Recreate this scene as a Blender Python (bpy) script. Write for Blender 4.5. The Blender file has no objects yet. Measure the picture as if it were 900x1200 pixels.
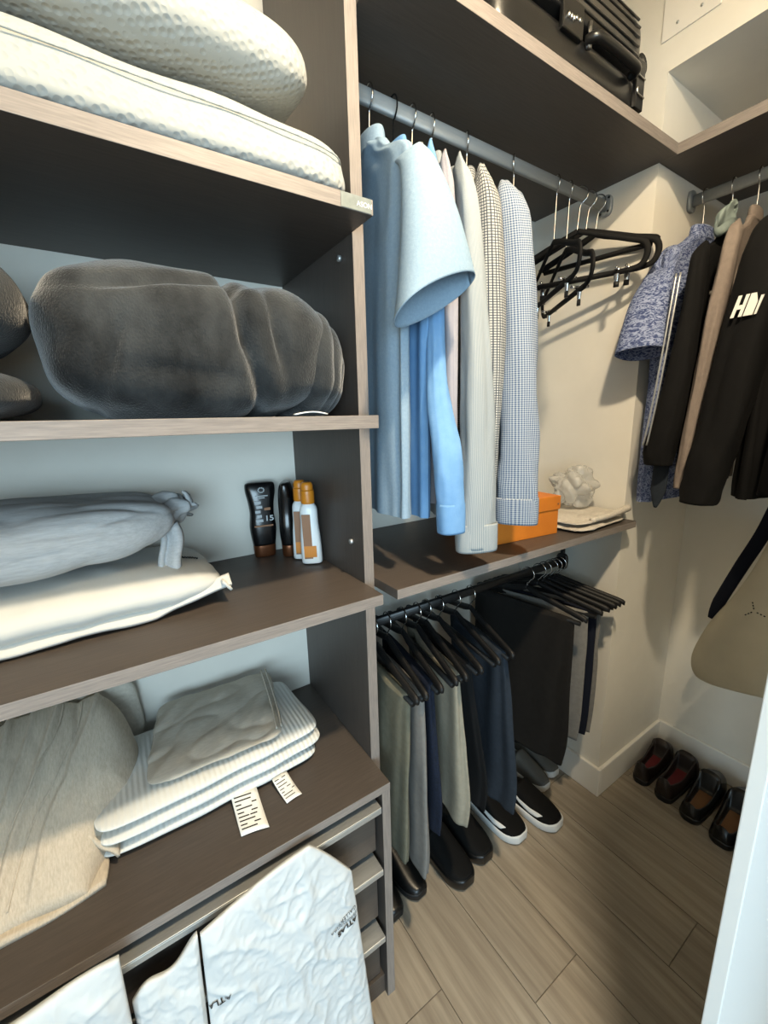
import bpy, bmesh, math, random
from mathutils import Vector, Matrix, noise, Quaternion
random.seed(7)
scene = bpy.context.scene
COL = scene.collection

# ------------------------------------------------------------------ camera
H = 1.45
cd = bpy.data.cameras.new('camera'); cam = bpy.data.objects.new('camera', cd); COL.objects.link(cam)
_rt = Vector((0.83454885, -0.55038754, -0.02453127)); _up = Vector((0.1371183, 0.16437372, 0.9768213)); _fw = Vector((0.53359797, 0.81856877, -0.21264611))
cam.matrix_world = Matrix(((_rt.x, _up.x, -_fw.x, 0), (_rt.y, _up.y, -_fw.y, 0), (_rt.z, _up.z, -_fw.z, H), (0, 0, 0, 1)))
cd.sensor_fit = 'VERTICAL'; cd.sensor_height = 36.0; cd.lens = 36.0 * 489.67 / 1200.0
cd.clip_start = 0.01
scene.camera = cam

# ------------------------------------------------------------------ world, light, exposure
w = bpy.data.worlds.new('world'); scene.world = w; w.use_nodes = True
bg = w.node_tree.nodes['Background']; bg.inputs[0].default_value = (0.70, 0.88, 1.0, 1); bg.inputs[1].default_value = 0.55
# daylight from the bedroom window behind the person taking the picture
wl = bpy.data.lights.new('window_daylight', 'AREA'); wl.shape = 'RECTANGLE'; wl.size = 2.2; wl.size_y = 1.5; wl.energy = 108; wl.color = (0.60, 0.84, 1.0)
wo = bpy.data.objects.new('window_daylight', wl); COL.objects.link(wo); wo.location = (-1.3, -2.6, 1.35)
wo.rotation_euler = (Vector((0.7, 0.8, 1.0)) - wo.location).to_track_quat('-Z', 'Y').to_euler()
LAMP = (0.45, -0.05, 2.58)
vs = scene.view_settings
vs.view_transform = 'Standard'; vs.look = 'None'; vs.gamma = 1.0; vs.use_curve_mapping = False; vs.exposure = 0.35

# ------------------------------------------------------------------ measures (metres)
XP, T = 0.4353, 0.024
YS, YP, YB, YD = 0.678, 0.752, 1.121, 0.6705
X1, X2, YC, YH, YT = 1.42, 1.899, 0.7043, 0.662, 0.657
Z1B, Z1T = 1.793, 1.817
Z2B, Z2T = 1.437, 1.461
Z3B, Z3T = 1.078, 1.101
Z4T = 0.646
Z5B, Z5T = 1.088, 1.1095
Z6B, Z6T = 2.146, 2.173
ZS, ZBB = 2.362, 0.122
XL = -0.62      # left end of the shelving
ZC = 2.78
DOORX, DOORY0, DOORY1 = 0.62, 0.1062, 0.1244

# ------------------------------------------------------------------ helpers
def lin(h):
    h = h.lstrip('#'); c = [int(h[i:i+2], 16) / 255 for i in (0, 2, 4)]
    return tuple(x / 12.92 if x <= .04045 else ((x + .055) / 1.055) ** 2.4 for x in c) + (1,)

def mat(name, col, rough=0.6, col2=None, nscale=30, nstretch=(1, 1, 1), bump=0.0, bscale=200, metal=0.0, sheen=0.0, pattern=None, coat=0.0, trans=0.0, objrand=0.0, spec=0.5, alpha=1.0):
    m = bpy.data.materials.new(name); m.use_nodes = True
    nt = m.node_tree; N = nt.nodes; L = nt.links; b = N['Principled BSDF']
    b.inputs['Roughness'].default_value = rough; b.inputs['Metallic'].default_value = metal
    b.inputs['Specular IOR Level'].default_value = spec
    if sheen: b.inputs['Sheen Weight'].default_value = sheen; b.inputs['Sheen Roughness'].default_value = .4
    if coat: b.inputs['Coat Weight'].default_value = coat
    if trans: b.inputs['Transmission Weight'].default_value = trans
    if alpha < 1: b.inputs['Alpha'].default_value = alpha
    c1 = lin(col) if isinstance(col, str) else col
    tc = N.new('ShaderNodeTexCoord')
    mp = N.new('ShaderNodeMapping'); mp.inputs['Scale'].default_value = nstretch
    L.new(tc.outputs['Object'], mp.inputs[0])
    out = None
    if col2:
        nz = N.new('ShaderNodeTexNoise'); nz.inputs['Scale'].default_value = nscale; nz.inputs['Detail'].default_value = 5; nz.inputs['Roughness'].default_value = .6
        L.new(mp.outputs[0], nz.inputs['Vector'])
        rp = N.new('ShaderNodeValToRGB'); rp.color_ramp.elements[0].position = .32; rp.color_ramp.elements[1].position = .68
        rp.color_ramp.elements[0].color = c1; rp.color_ramp.elements[1].color = lin(col2)
        L.new(nz.outputs[0], rp.inputs[0]); out = rp.outputs[0]
    if pattern:
        kind = pattern[0]; ca = lin(pattern[1]); cb = lin(pattern[2]); fq = pattern[3]
        uv = N.new('ShaderNodeUVMap'); sp = N.new('ShaderNodeSeparateXYZ'); L.new(uv.outputs[0], sp.inputs[0])
        def wave(sock, fr, duty):
            mu = N.new('ShaderNodeMath'); mu.operation = 'MULTIPLY'; mu.inputs[1].default_value = fr; L.new(sock, mu.inputs[0])
            fc = N.new('ShaderNodeMath'); fc.operation = 'FRACT'; L.new(mu.outputs[0], fc.inputs[0])
            lt = N.new('ShaderNodeMath'); lt.operation = 'LESS_THAN'; lt.inputs[1].default_value = duty; L.new(fc.outputs[0], lt.inputs[0])
            return lt.outputs[0]
        mx = N.new('ShaderNodeMix'); mx.data_type = 'RGBA'; mx.inputs[6].default_value = ca; mx.inputs[7].default_value = cb
        if kind == 'stripe':
            L.new(wave(sp.outputs[0], fq, .5), mx.inputs[0])
        elif kind == 'grid':      # thin window-pane check
            a = wave(sp.outputs[0], fq, .28); c = wave(sp.outputs[1], fq, .28)
            mxm = N.new('ShaderNodeMath'); mxm.operation = 'MAXIMUM'; L.new(a, mxm.inputs[0]); L.new(c, mxm.inputs[1]); L.new(mxm.outputs[0], mx.inputs[0])
        elif kind == 'gingham':
            a = wave(sp.outputs[0], fq, .5); c = wave(sp.outputs[1], fq, .5)
            ad = N.new('ShaderNodeMath'); ad.operation = 'ADD'; L.new(a, ad.inputs[0]); L.new(c, ad.inputs[1])
            hf = N.new('ShaderNodeMath'); hf.operation = 'MULTIPLY'; hf.inputs[1].default_value = .5; L.new(ad.outputs[0], hf.inputs[0]); L.new(hf.outputs[0], mx.inputs[0])
        elif kind == 'print':
            wv = N.new('ShaderNodeTexNoise'); wv.inputs['Scale'].default_value = fq; wv.inputs['Detail'].default_value = 3; wv.inputs['Distortion'].default_value = 1.6
            mpp = N.new('ShaderNodeMapping'); mpp.inputs['Scale'].default_value = (1, 1.7, 1); L.new(uv.outputs[0], mpp.inputs[0]); L.new(mpp.outputs[0], wv.inputs['Vector'])
            rr = N.new('ShaderNodeValToRGB'); e = rr.color_ramp.elements; e[0].position = .44; e[1].position = .56; e[0].color = (0, 0, 0, 1); e[1].color = (1, 1, 1, 1)
            L.new(wv.outputs[0], rr.inputs[0]); L.new(rr.outputs[0], mx.inputs[0])
        out = mx.outputs[2]
    if objrand:
        oi = N.new('ShaderNodeObjectInfo'); hs = N.new('ShaderNodeHueSaturation')
        mr = N.new('ShaderNodeMapRange'); mr.inputs[3].default_value = 1 - objrand; mr.inputs[4].default_value = 1 + objrand
        L.new(oi.outputs['Random'], mr.inputs[0]); L.new(mr.outputs[0], hs.inputs['Value'])
        if out: L.new(out, hs.inputs['Color'])
        else: hs.inputs['Color'].default_value = c1
        out = hs.outputs[0]
    if out: L.new(out, b.inputs['Base Color'])
    else: b.inputs['Base Color'].default_value = c1
    if bump:
        n2 = N.new('ShaderNodeTexNoise'); n2.inputs['Scale'].default_value = bscale; n2.inputs['Detail'].default_value = 3
        L.new(mp.outputs[0], n2.inputs['Vector'])
        bp = N.new('ShaderNodeBump'); bp.inputs['Strength'].default_value = bump; bp.inputs['Distance'].default_value = .003
        L.new(n2.outputs[0], bp.inputs['Height']); L.new(bp.outputs[0], b.inputs['Normal'])
    return m

def link(o, parent=None):
    COL.objects.link(o)
    if parent is not None: o.parent = parent
    return o

def tag(o, label=None, cat=None, group=None, kind=None):
    if label: o['label'] = label
    if cat: o['category'] = cat
    if group: o['group'] = group
    if kind: o['kind'] = kind
    return o

def empty(name, loc, label=None, cat=None, group=None, kind=None):
    o = bpy.data.objects.new(name, None); o.location = loc; o.empty_display_size = .05
    link(o); return tag(o, label, cat, group, kind)

def mesh_obj(name, verts, faces, m, parent=None, smooth=True, uvs=None, solid=0.0, mats=None):
    """verts are world coordinates; a child is stored relative to its parent's location"""
    off = Vector((0, 0, 0))
    p = parent
    while p is not None: off += p.location; p = p.parent
    me = bpy.data.meshes.new(name)
    me.from_pydata([tuple(Vector(v) - off) for v in verts], [], faces)
    me.materials.append(m)
    if mats:
        for q in mats: me.materials.append(q)
    if uvs:
        ul = me.uv_layers.new(name='UVMap')
        for lp in me.loops: ul.data[lp.index].uv = uvs[lp.vertex_index]
    bm = bmesh.new(); bm.from_mesh(me); bmesh.ops.recalc_face_normals(bm, faces=bm.faces); bm.to_mesh(me); bm.free()
    if smooth: me.shade_smooth()
    o = bpy.data.objects.new(name, me); link(o, parent)
    if solid:
        md = o.modifiers.new('thickness', 'SOLIDIFY'); md.thickness = solid; md.offset = 0
    return o

def box(name, x0, x1, y0, y1, z0, z1, m, parent=None, bevel=0.0, front=None):
    v = [(x0,y0,z0),(x1,y0,z0),(x1,y1,z0),(x0,y1,z0),(x0,y0,z1),(x1,y0,z1),(x1,y1,z1),(x0,y1,z1)]
    f = [(0,3,2,1),(4,5,6,7),(0,1,5,4),(1,2,6,5),(2,3,7,6),(3,0,4,7)]
    o = mesh_obj(name, v, f, m, parent, smooth=False, mats=[front] if front else None)
    if front:
        for p in o.data.polygons:
            if p.normal.y < -.9: p.material_index = 1
    if bevel:
        md = o.modifiers.new('bevel', 'BEVEL'); md.width = bevel; md.segments = 2; md.limit_method = 'ANGLE'
    return o

def join_boxes(name, boxes, m, parent=None, bevel=0.0):
    V = []; F = []
    for (x0,x1,y0,y1,z0,z1) in boxes:
        b = len(V)
        V += [(x0,y0,z0),(x1,y0,z0),(x1,y1,z0),(x0,y1,z0),(x0,y0,z1),(x1,y0,z1),(x1,y1,z1),(x0,y1,z1)]
        F += [tuple(b+i for i in q) for q in ((0,3,2,1),(4,5,6,7),(0,1,5,4),(1,2,6,5),(2,3,7,6),(3,0,4,7))]
    o = mesh_obj(name, V, F, m, parent, smooth=False)
    if bevel:
        md = o.modifiers.new('bevel', 'BEVEL'); md.width = bevel; md.segments = 2; md.limit_method = 'ANGLE'
    return o

def tube(name, pts, r, m, parent=None, seg=10, flat=1.0, smooth_pts=True, flat_axis=None):
    """round bar along a list of points; r may be a list"""
    P = [Vector(p) for p in pts]
    if smooth_pts and len(P) > 2:
        Q = []; n = len(P)
        for i in range(n - 1):
            p0, p1, p2, p3 = P[max(i-1,0)], P[i], P[i+1], P[min(i+2,n-1)]
            for k in range(5):
                t = k / 5
                Q.append(.5*((2*p1)+(-p0+p2)*t+(2*p0-5*p1+4*p2-p3)*t*t+(-p0+3*p1-3*p2+p3)*t**3))
        Q.append(P[-1])
        if isinstance(r, (list, tuple)):
            rr = []
            for i in range(n-1): rr += [r[i]+(r[i+1]-r[i])*k/5 for k in range(5)]
            r = rr + [r[-1]]
        P = Q
    if not isinstance(r, (list, tuple)): r = [r] * len(P)
    V = []; F = []; prev = None
    for i, p in enumerate(P):
        d = (P[min(i+1,len(P)-1)] - P[max(i-1,0)]).normalized()
        if prev is None:
            a = Vector((0,0,1)) if abs(d.z) < .9 else Vector((1,0,0))
            u = d.cross(a).normalized()
        else:
            u = (prev - d * prev.dot(d)).normalized()
        prev = u; v = d.cross(u)
        for k in range(seg):
            a = 2*math.pi*k/seg
            o = (u*math.cos(a)+v*math.sin(a))*r[i]
            if flat_axis is not None:
                fa = Vector(flat_axis); o = o - fa*o.dot(fa)*(1-flat)
            V.append(p+o)
    for i in range(len(P)-1):
        for k in range(seg):
            F.append((i*seg+k, i*seg+(k+1)%seg, (i+1)*seg+(k+1)%seg, (i+1)*seg+k))
    F.append(tuple(range(seg-1,-1,-1))); F.append(tuple(range((len(P)-1)*seg, len(P)*seg)))
    return mesh_obj(name, V, F, m, parent)

def fnoise(p, s=1.0, o=0.0):
    return noise.noise(Vector((p[0]*s+o, p[1]*s+o*1.7, p[2]*s-o)))

def ridged(p, o=0.0):
    return (1-abs(noise.noise(Vector((p[0]+o, p[1]-o, p[2]+2*o)))))**3

def loft(name, rings, m, parent=None, seg=48, sub=6, fold=None, cap0=True, cap1=True, seed=0.0, solid=0.0):
    """rings: (centre, A, B, exponent) ; A, B half-axis vectors ; catmull-rom between; fold(t, ang, seed)->radial scale add"""
    R = [(Vector(c), Vector(a), Vector(b), e) for c, a, b, e in rings]
    S = []; n = len(R)
    def cr(a,b,c,d,t): return .5*((2*b)+(c-a)*t+(2*a-5*b+4*c-d)*t*t+(3*b-a-3*c+d)*t**3)
    for i in range(n-1):
        q = [R[max(i-1,0)], R[i], R[i+1], R[min(i+2,n-1)]]
        for k in range(sub):
            t = k/sub
            S.append(tuple(cr(q[0][j],q[1][j],q[2][j],q[3][j],t) for j in range(3)) + (q[1][3]+(q[2][3]-q[1][3])*t,))
    S.append(R[-1])
    V = []; F = []; UV = []; dist = 0
    per = [2*math.pi*math.sqrt((s[1].length_squared+s[2].length_squared)/2) for s in S]
    pm = sum(per)/len(per)
    for i, (c, a, b, e) in enumerate(S):
        t = i/(len(S)-1)
        if i: dist += (c-S[i-1][0]).length
        for k in range(seg+1):
            ang = 2*math.pi*k/seg
            ca, sa = math.cos(ang), math.sin(ang)
            x = math.copysign(abs(ca)**(2/e), ca); y = math.copysign(abs(sa)**(2/e), sa)
            s = 1.0; extra = Vector((0,0,0))
            if fold:
                f = fold(t, ang % (2*math.pi), seed)
                if isinstance(f, tuple): s += f[0]; extra = Vector(f[1])
                else: s += f
            V.append(c + (a*x+b*y)*s + extra); UV.append((k/seg*pm, dist))
    w_ = seg+1
    for i in range(len(S)-1):
        for k in range(seg):
            F.append((i*w_+k, i*w_+k+1, (i+1)*w_+k+1, (i+1)*w_+k))
    for cap, i in ((cap0, 0), (cap1, len(S)-1)):
        if cap:
            V.append(S[i][0]); UV.append((0, 0)); ci = len(V)-1
            for k in range(seg): F.append((ci, i*w_+k, i*w_+k+1))
    return mesh_obj(name, V, F, m, parent, uvs=UV, solid=solid)

def blob(name, c, s, m, parent=None, nxy=4, nz=2.5, rz=0.0, N=36, disp=None, flat=None, tilt=0.0, shape=None):
    """soft rounded slab : superquadric on a cube grid; disp(p local m, n)->offset along normal; flat: clip z below"""
    c = Vector(c); idx = {}; V = []; F = []; UV = []
    def pt(q):
        key = tuple(round(a*N) for a in q)
        if key in idx: return idx[key]
        d = Vector(q)
        # even out the spacing
        d = Vector((math.tan(d.x*.7)/math.tan(.7), math.tan(d.y*.7)/math.tan(.7), math.tan(d.z*.7)/math.tan(.7)))
        f = ((abs(d.x)**nxy+abs(d.y)**nxy)**(nz/nxy)+abs(d.z)**nz)**(1/nz)
        u = d/f
        p = Vector((u.x*s[0], u.y*s[1], u.z*s[2]))
        nrm = Vector((u.x/s[0], u.y/s[1], u.z/s[2])).normalized()
        if shape: p = Vector(shape(u, p))
        if disp: p = p + nrm*disp(p, nrm)
        idx[key] = len(V); V.append(p); UV.append((p.x, p.y if abs(nrm.z) > .5 else p.z)); return idx[key]
    for ax in range(3):
        for sg in (-1, 1):
            for i in range(N):
                for j in range(N):
                    qs = []
                    for (a, b) in ((i,j),(i+1,j),(i+1,j+1),(i,j+1)):
                        q = [0,0,0]; q[ax] = sg; q[(ax+1)%3] = -1+2*a/N; q[(ax+2)%3] = -1+2*b/N
                        qs.append(pt(q))
                    F.append(tuple(qs))
    Rm = Matrix.Rotation(rz, 3, 'Z') @ Matrix.Rotation(tilt, 3, 'X')
    W = []
    for p in V:
        q = Rm @ p + c
        if flat is not None and q.z < flat: q.z = flat + (q.z-flat)*.02
        W.append(q)
    if flat is not None:
        lo = min(q.z for q in W)
        for q in W: q.z += (flat-lo) if q.z < flat+.004 else 0
    return mesh_obj(name, W, F, m, parent, uvs=UV)

def sheet(name, fn, nu, nv, m, parent=None, thick=0.002, uvs=True):
    V = []; F = []; UV = []
    for j in range(nv+1):
        for i in range(nu+1):
            p = fn(i/nu, j/nv); V.append(p); UV.append((i/nu, j/nv))
    for j in range(nv):
        for i in range(nu):
            a = j*(nu+1)+i; F.append((a, a+1, a+nu+2, a+nu+1))
    o = mesh_obj(name, V, F, m, parent, uvs=UV, solid=thick)
    return o

def poly_prism(name, pts2, to3, thick, m, parent=None):
    """flat polygon mapped into 3D by to3(u,v,d)"""
    n = len(pts2); V = [to3(u, v, 0) for u, v in pts2] + [to3(u, v, thick) for u, v in pts2]
    F = [tuple(range(n)), tuple(range(2*n-1, n-1, -1))] + [(i, (i+1)%n, n+(i+1)%n, n+i) for i in range(n)]
    return mesh_obj(name, V, F, m, parent, smooth=False)

def text_mesh(body, size, offset=0.0, shear=0.0):
    cu = bpy.data.curves.new('t', 'FONT'); cu.body = body; cu.size = size; cu.offset = offset; cu.shear = shear
    to = bpy.data.objects.new('t', cu); COL.objects.link(to)
    dg = bpy.context.evaluated_depsgraph_get(); me = bpy.data.meshes.new_from_object(to.evaluated_get(dg))
    V = [v.co.copy() for v in me.vertices]; F = [tuple(p.vertices) for p in me.polygons]
    bpy.data.objects.remove(to); bpy.data.curves.remove(cu); bpy.data.meshes.remove(me)
    return V, F

def text_on(name, body, size, place, m, parent, offset=0.0):
    V, F = text_mesh(body, size, offset)
    return mesh_obj(name, [place(v.x, v.y) for v in V], F, m, parent, smooth=False)

# ------------------------------------------------------------------ materials
M = {}
M['wall'] = mat('wall_paint', '#dedad0', .75, '#d8d4ca', 6, bump=.04, bscale=90)
M['trimw'] = mat('trim_paint', '#e2dfd8', .45, bump=.02, bscale=60)
M['ceil'] = mat('ceiling_paint', '#dcd8cf', .85, bump=.04, bscale=70)
M['door'] = mat('door_paint', '#dcdedd', .4, bump=.02, bscale=60)
M['plank'] = mat('oak_vinyl', '#7f7466', .45, '#a39887', 5, (7.5, .45, 1), bump=.05, bscale=60, objrand=.06)
M['joint'] = mat('floor_joint', '#7d7263', .8, bump=.05)
M['lam'] = mat('laminate_taupe', '#433c37', .48, '#4e4640', 40, (.35, 6, 6), bump=.05, bscale=120)
M['lamv'] = mat('laminate_taupe_upright', '#403a36', .48, '#4a433e', 40, (6, 6, .35), bump=.05, bscale=120)
M['edge'] = mat('edge_band_linen', '#736b66', .5, '#8a817a', 160, (.15, 3, 3), bump=.06, bscale=220)
M['edgev'] = mat('edge_band_linen_upright', '#736b66', .5, '#8a817a', 160, (3, 3, .15), bump=.06, bscale=220)
M['alu'] = mat('brushed_aluminium', '#b9bcbc', .38, '#c6c9c9', 60, (.1, 3, 3), metal=.75)
M['rail'] = mat('anodised_rail', '#8e9293', .5, '#999d9e', 30, (.1, 2, 2), metal=.3)
M['chrome'] = mat('chrome', '#cfcfcf', .15, metal=1.0)
M['blackrail'] = mat('black_rail', '#0d0d0e', .4, bump=.02)
M['velvet'] = mat('black_velvet', '#060607', .75, spec=.25, bump=.1, bscale=700)
M['foamgrey'] = mat('charcoal_foam', '#0d0d0e', .55, spec=.35, bump=.1, bscale=600)
M['sticker'] = mat('silver_sticker', '#6f7674', .45, '#848b89', 40, metal=.3)

# pillow knit with dimples
def dimple_mat(name, col):
    m = mat(name, col, .85, sheen=.2)
    nt = m.node_tree; N = nt.nodes; L = nt.links; b = N['Principled BSDF']
    uv = N.new('ShaderNodeTexCoord'); mp = N.new('ShaderNodeMapping'); mp.inputs['Scale'].default_value = (88, 88, 88); mp.inputs['Rotation'].default_value = (.62, .0, .40)
    L.new(uv.outputs['Object'], mp.inputs[0])
    vo = N.new('ShaderNodeTexVoronoi'); vo.inputs['Randomness'].default_value = .25; vo.inputs['Scale'].default_value = 1.0; L.new(mp.outputs[0], vo.inputs['Vector'])
    rp = N.new('ShaderNodeMapRange'); rp.inputs[1].default_value = .1; rp.inputs[2].default_value = .5; L.new(vo.outputs['Distance'], rp.inputs[0])
    bp = N.new('ShaderNodeBump'); bp.inputs['Strength'].default_value = .5; bp.inputs['Distance'].default_value = .004
    L.new(rp.outputs[0], bp.inputs['Height']); L.new(bp.outputs[0], b.inputs['Normal'])
    return m
M['knit'] = dimple_mat('dimpled_knit_white', '#9da09d')
M['plush'] = mat('charcoal_plush', '#1c1d1e', .95, '#3d3f40', 11, (1.3, 1, .8), bump=.6, bscale=300, sheen=.35, spec=.1)
M['greylinen'] = mat('grey_linen', '#a4a6a7', .9, '#b6b8b9', 90, (.4, 3, 3), bump=.25, bscale=400)
M['whitecotton'] = mat('white_cotton', '#c2c2bd', .85, bump=.1, bscale=120, sheen=.15)
M['beigelinen'] = mat('beige_linen', '#b0a492', .92, '#c4b8a6', 130, (3, .5, 1), bump=.3, bscale=420)
M['linen2'] = mat('oat_linen', '#aea79a', .92, '#c0b9ac', 130, (.5, 3, 1), bump=.3, bscale=420)
M['ribwhite'] = mat('white_ribbed_cotton', '#d3d5d2', .9)
def add_ribs(m, scale, strength):
    nt = m.node_tree; N = nt.nodes; L = nt.links
    tc = N.new('ShaderNodeTexCoord'); wv = N.new('ShaderNodeTexWave'); wv.bands_direction = 'X'; wv.inputs['Scale'].default_value = scale; wv.inputs['Distortion'].default_value = .6; wv.inputs['Detail Scale'].default_value = 2
    L.new(tc.outputs['Object'], wv.inputs['Vector']); bp = N.new('ShaderNodeBump'); bp.inputs['Strength'].default_value = strength; bp.inputs['Distance'].default_value = .006
    L.new(wv.outputs[0], bp.inputs['Height']); L.new(bp.outputs[0], N['Principled BSDF'].inputs['Normal'])
add_ribs(M['ribwhite'], 30, .28)
M['paper'] = mat('care_label_satin', '#e6e6e2', .6)
M['ink'] = mat('printed_ink', '#17181a', .7)
M['tyvek'] = mat('white_tyvek', '#c6cacb', .55, bump=.2, bscale=70)
M['blackplastic'] = mat('black_bottle', '#0b0b0c', .22, spec=.6)
M['bronze'] = mat('bronze_cap', '#6d4229', .28, metal=.7)
M['orangeplastic'] = mat('orange_spray_cap', '#c47a1c', .35)
M['whiteplastic'] = mat('white_bottle', '#dfe3e4', .3)
M['silverink'] = mat('silver_print', '#aab0b3', .4)
M['tanink'] = mat('tan_print', '#8a5f3d', .5)
M['orangebox'] = mat('orange_card', '#c8741f', .6, '#bd6b1b', 14, bump=.06, bscale=160)
M['canvas'] = mat('ecru_canvas', '#c3bcb0', .9, '#b2aca1', 120, bump=.4, bscale=300)
M['film'] = mat('clear_plastic_film', '#dcdbd5', .25, trans=.55, bump=.3, bscale=60, alpha=.75)
M['suit'] = mat('black_shell', '#131313', .28, '#191919', 30, bump=.05, bscale=300, spec=.6)
M['suitrib'] = mat('charcoal_shell', '#47443f', .36, bump=.05, bscale=300)
M['rubber'] = mat('black_rubber', '#0c0c0c', .6)
# garments
def cloth(name, col, col2=None, **k):
    return mat(name, col, .88, col2, k.pop('ns', 60), k.pop('st', (1, 1, 1)), bump=k.pop('bump', .18), bscale=k.pop('bs', 500), sheen=k.pop('sheen', .0), spec=.25, **k)
M['chambray'] = cloth('pale_blue_chambray', '#7d92a4', '#879cad', ns=200)
M['skyblue'] = cloth('sky_blue_poplin', '#6690bb', '#7099c2', ns=30)
M['mauvestripe'] = cloth('mauve_pinstripe', '#b5b1b4', pattern=('stripe', '#a8a4a6', '#827d85', 420))
M['greystripe'] = cloth('grey_pinstripe', '#b7bcbd', pattern=('stripe', '#9fa2a0', '#7f878d', 420))
M['paneck'] = cloth('windowpane_check', '#dddcd5', pattern=('grid', '#a9a7a0', '#343943', 190))
M['gingham'] = cloth('navy_microgingham', '#9aa9bb', pattern=('gingham', '#a6abaf', '#3b506e', 210))
M['blueprint'] = cloth('blue_leaf_print', '#45527c', pattern=('print', '#39466f', '#8f9bbb', 85))
M['blackshell'] = cloth('black_softshell', '#070708', '#0a0a0b', bump=.05)
M['taupeshell'] = cloth('taupe_jacket', '#7b7069', '#857a72', bump=.1)
M['sage'] = cloth('sage_fleece', '#7f8d8b', '#8b9997')
M['navy'] = cloth('navy_web', '#0d1220', bump=.1)
M['cream'] = cloth('cream_canvas', '#c4bca6', '#cdc5af', ns=8)
M['olive'] = cloth('olive_twill', '#5e5b4d', '#676456')
M['greytw'] = cloth('grey_twill', '#6a6763', '#74716d')
M['denim'] = cloth('indigo_denim', '#10151f', '#182032', ns=150)
M['khaki'] = cloth('khaki_twill', '#857e6f', '#8f8878')
M['inky'] = cloth('black_wool', '#060709', '#08090b')
M['slate'] = cloth('slate_blue_twill', '#20272f', '#272e37')
M['charcoal'] = cloth('charcoal_brown_wool', '#161412', '#1b1917')
M['palegrey'] = cloth('pale_grey_wool', '#6f6d69', '#7b7975')
M['shoeblk'] = mat('black_leather', '#0b0b0b', .35, bump=.08, bscale=150)
M['shoesuede'] = mat('black_knit', '#060606', .8, spec=.2, bump=.2, bscale=500)
M['solewhite'] = mat('white_midsole', '#d6d7d5', .5, bump=.03)
M['greyshoe'] = mat('grey_suede', '#5f5b54', .85, bump=.2, bscale=300)
M['insole'] = mat('brown_insole', '#6d4a2a', .7, bump=.1)
M['brownshoe'] = mat('dark_brown_leather', '#1d1310', .4, bump=.08, bscale=120)
M['redlining'] = mat('maroon_lining', '#6a1c22', .75, bump=.1)

# ------------------------------------------------------------------ the room
fl = box('floor', -1.6, 2.05, -1.6, 1.25, -.06, -.004, M['joint']); tag(fl, kind='structure')
PW, PL = .178, 1.22
pm_ = bpy.data.meshes.new('plank')
g = .0003
pv = [(-PW/2+g,-PL/2+g,-.01),(PW/2-g,-PL/2+g,-.01),(PW/2-g,PL/2-g,-.01),(-PW/2+g,PL/2-g,-.01),(-PW/2+g+.001,-PL/2+g+.001,0),(PW/2-g-.001,-PL/2+g+.001,0),(PW/2-g-.001,PL/2-g-.001,0),(-PW/2+g+.001,PL/2-g-.001,0)]
pm_.from_pydata(pv, [], [(0,3,2,1),(4,5,6,7),(0,1,5,4),(1,2,6,5),(2,3,7,6),(3,0,4,7)]); pm_.materials.append(M['plank'])
ix = 0
for i in range(21):
    x = -1.6 + PW*(i+.5)
    offs = (i*0.437) % 1.0
    j = -1
    while True:
        y = -1.6 + PL*(j+.5+offs); j += 1
        if y - PL/2 > 1.12: break
        if y + PL/2 < -1.6: continue
        o = bpy.data.objects.new('plank', pm_); o.location = (x, y, 0); link(o, fl)

def wallbox(name, *a, m='wall'):
    return tag(box(name, *a, M[m]), kind='structure')
wallbox('wall_back', XL-.12, X1, YB, YB+.1, 0, ZC)
wallbox('wall_left', XL-.12, XL-.02, .0, YB, 0, ZC)
wallbox('wall_column', X1, X2, YC, YB+.1, 0, ZS)
wallbox('wall_far', X2, X2+.1, -.2, YB+.1, 0, ZS)
wb = wallbox('wall_bulkhead', X1, X2+.1, -1.0, YB+.1, ZS, ZC)
wf = wallbox('wall_front', XL-.12, X2+.1, -.34, -.24, 2.10, ZC)
wallbox('wall_front_side', 1.02, X2+.1, -.34, -.24, 0, 2.0995)
wallbox('wall_front_wing', XL-.42, XL-.121, -.34, -.24, 0, ZC)
wallbox('ceiling', XL-.12, X2+.1, -1.0, YB+.1, ZC, ZC+.08, m='ceil')
# access hatch in the bulkhead, a panel with two screws
def bx_(y0,y1,z0,z1,d0,d1): return (X1-d1, X1-d0, y0, y1, z0, z1)
hy0, hy1, hz0, hz1 = .6, .712, 2.43, 2.72
ap = box('access_panel', X1-.004, X1-.0003, .592, .728, 2.437, 2.70, M['trimw'], bevel=.001)
tag(ap, 'flush white access hatch high on the bulkhead wall above the suitcase', 'hatch')
for yy in (.635, .69):
    tube('screw', [(X1-.0055, yy, 2.462), (X1-.003, yy, 2.462)], .0035, M['alu'], ap, 8)

def trim(name, x0,x1,y0,y1):
    o = box(name, x0,x1,y0,y1, 0, ZBB, M['trimw'], bevel=.004); return tag(o, kind='structure')
trim('baseboard_column_side', X1-.014, X1, YC-.014, YB)
trim('baseboard_column_front', X1, X2-.014, YC-.014, YC)
trim('baseboard_far', X2-.014, X2, -.2, YC)
trim('baseboard_back', XP+T, X1-.014, YB-.014, YB)
# entry door slab at the right, seen on edge
dr = tag(box('door_1', DOORX, 1.30, DOORY0, DOORY1, .008, 2.05, M['door'], bevel=.0015), kind='structure')
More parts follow.
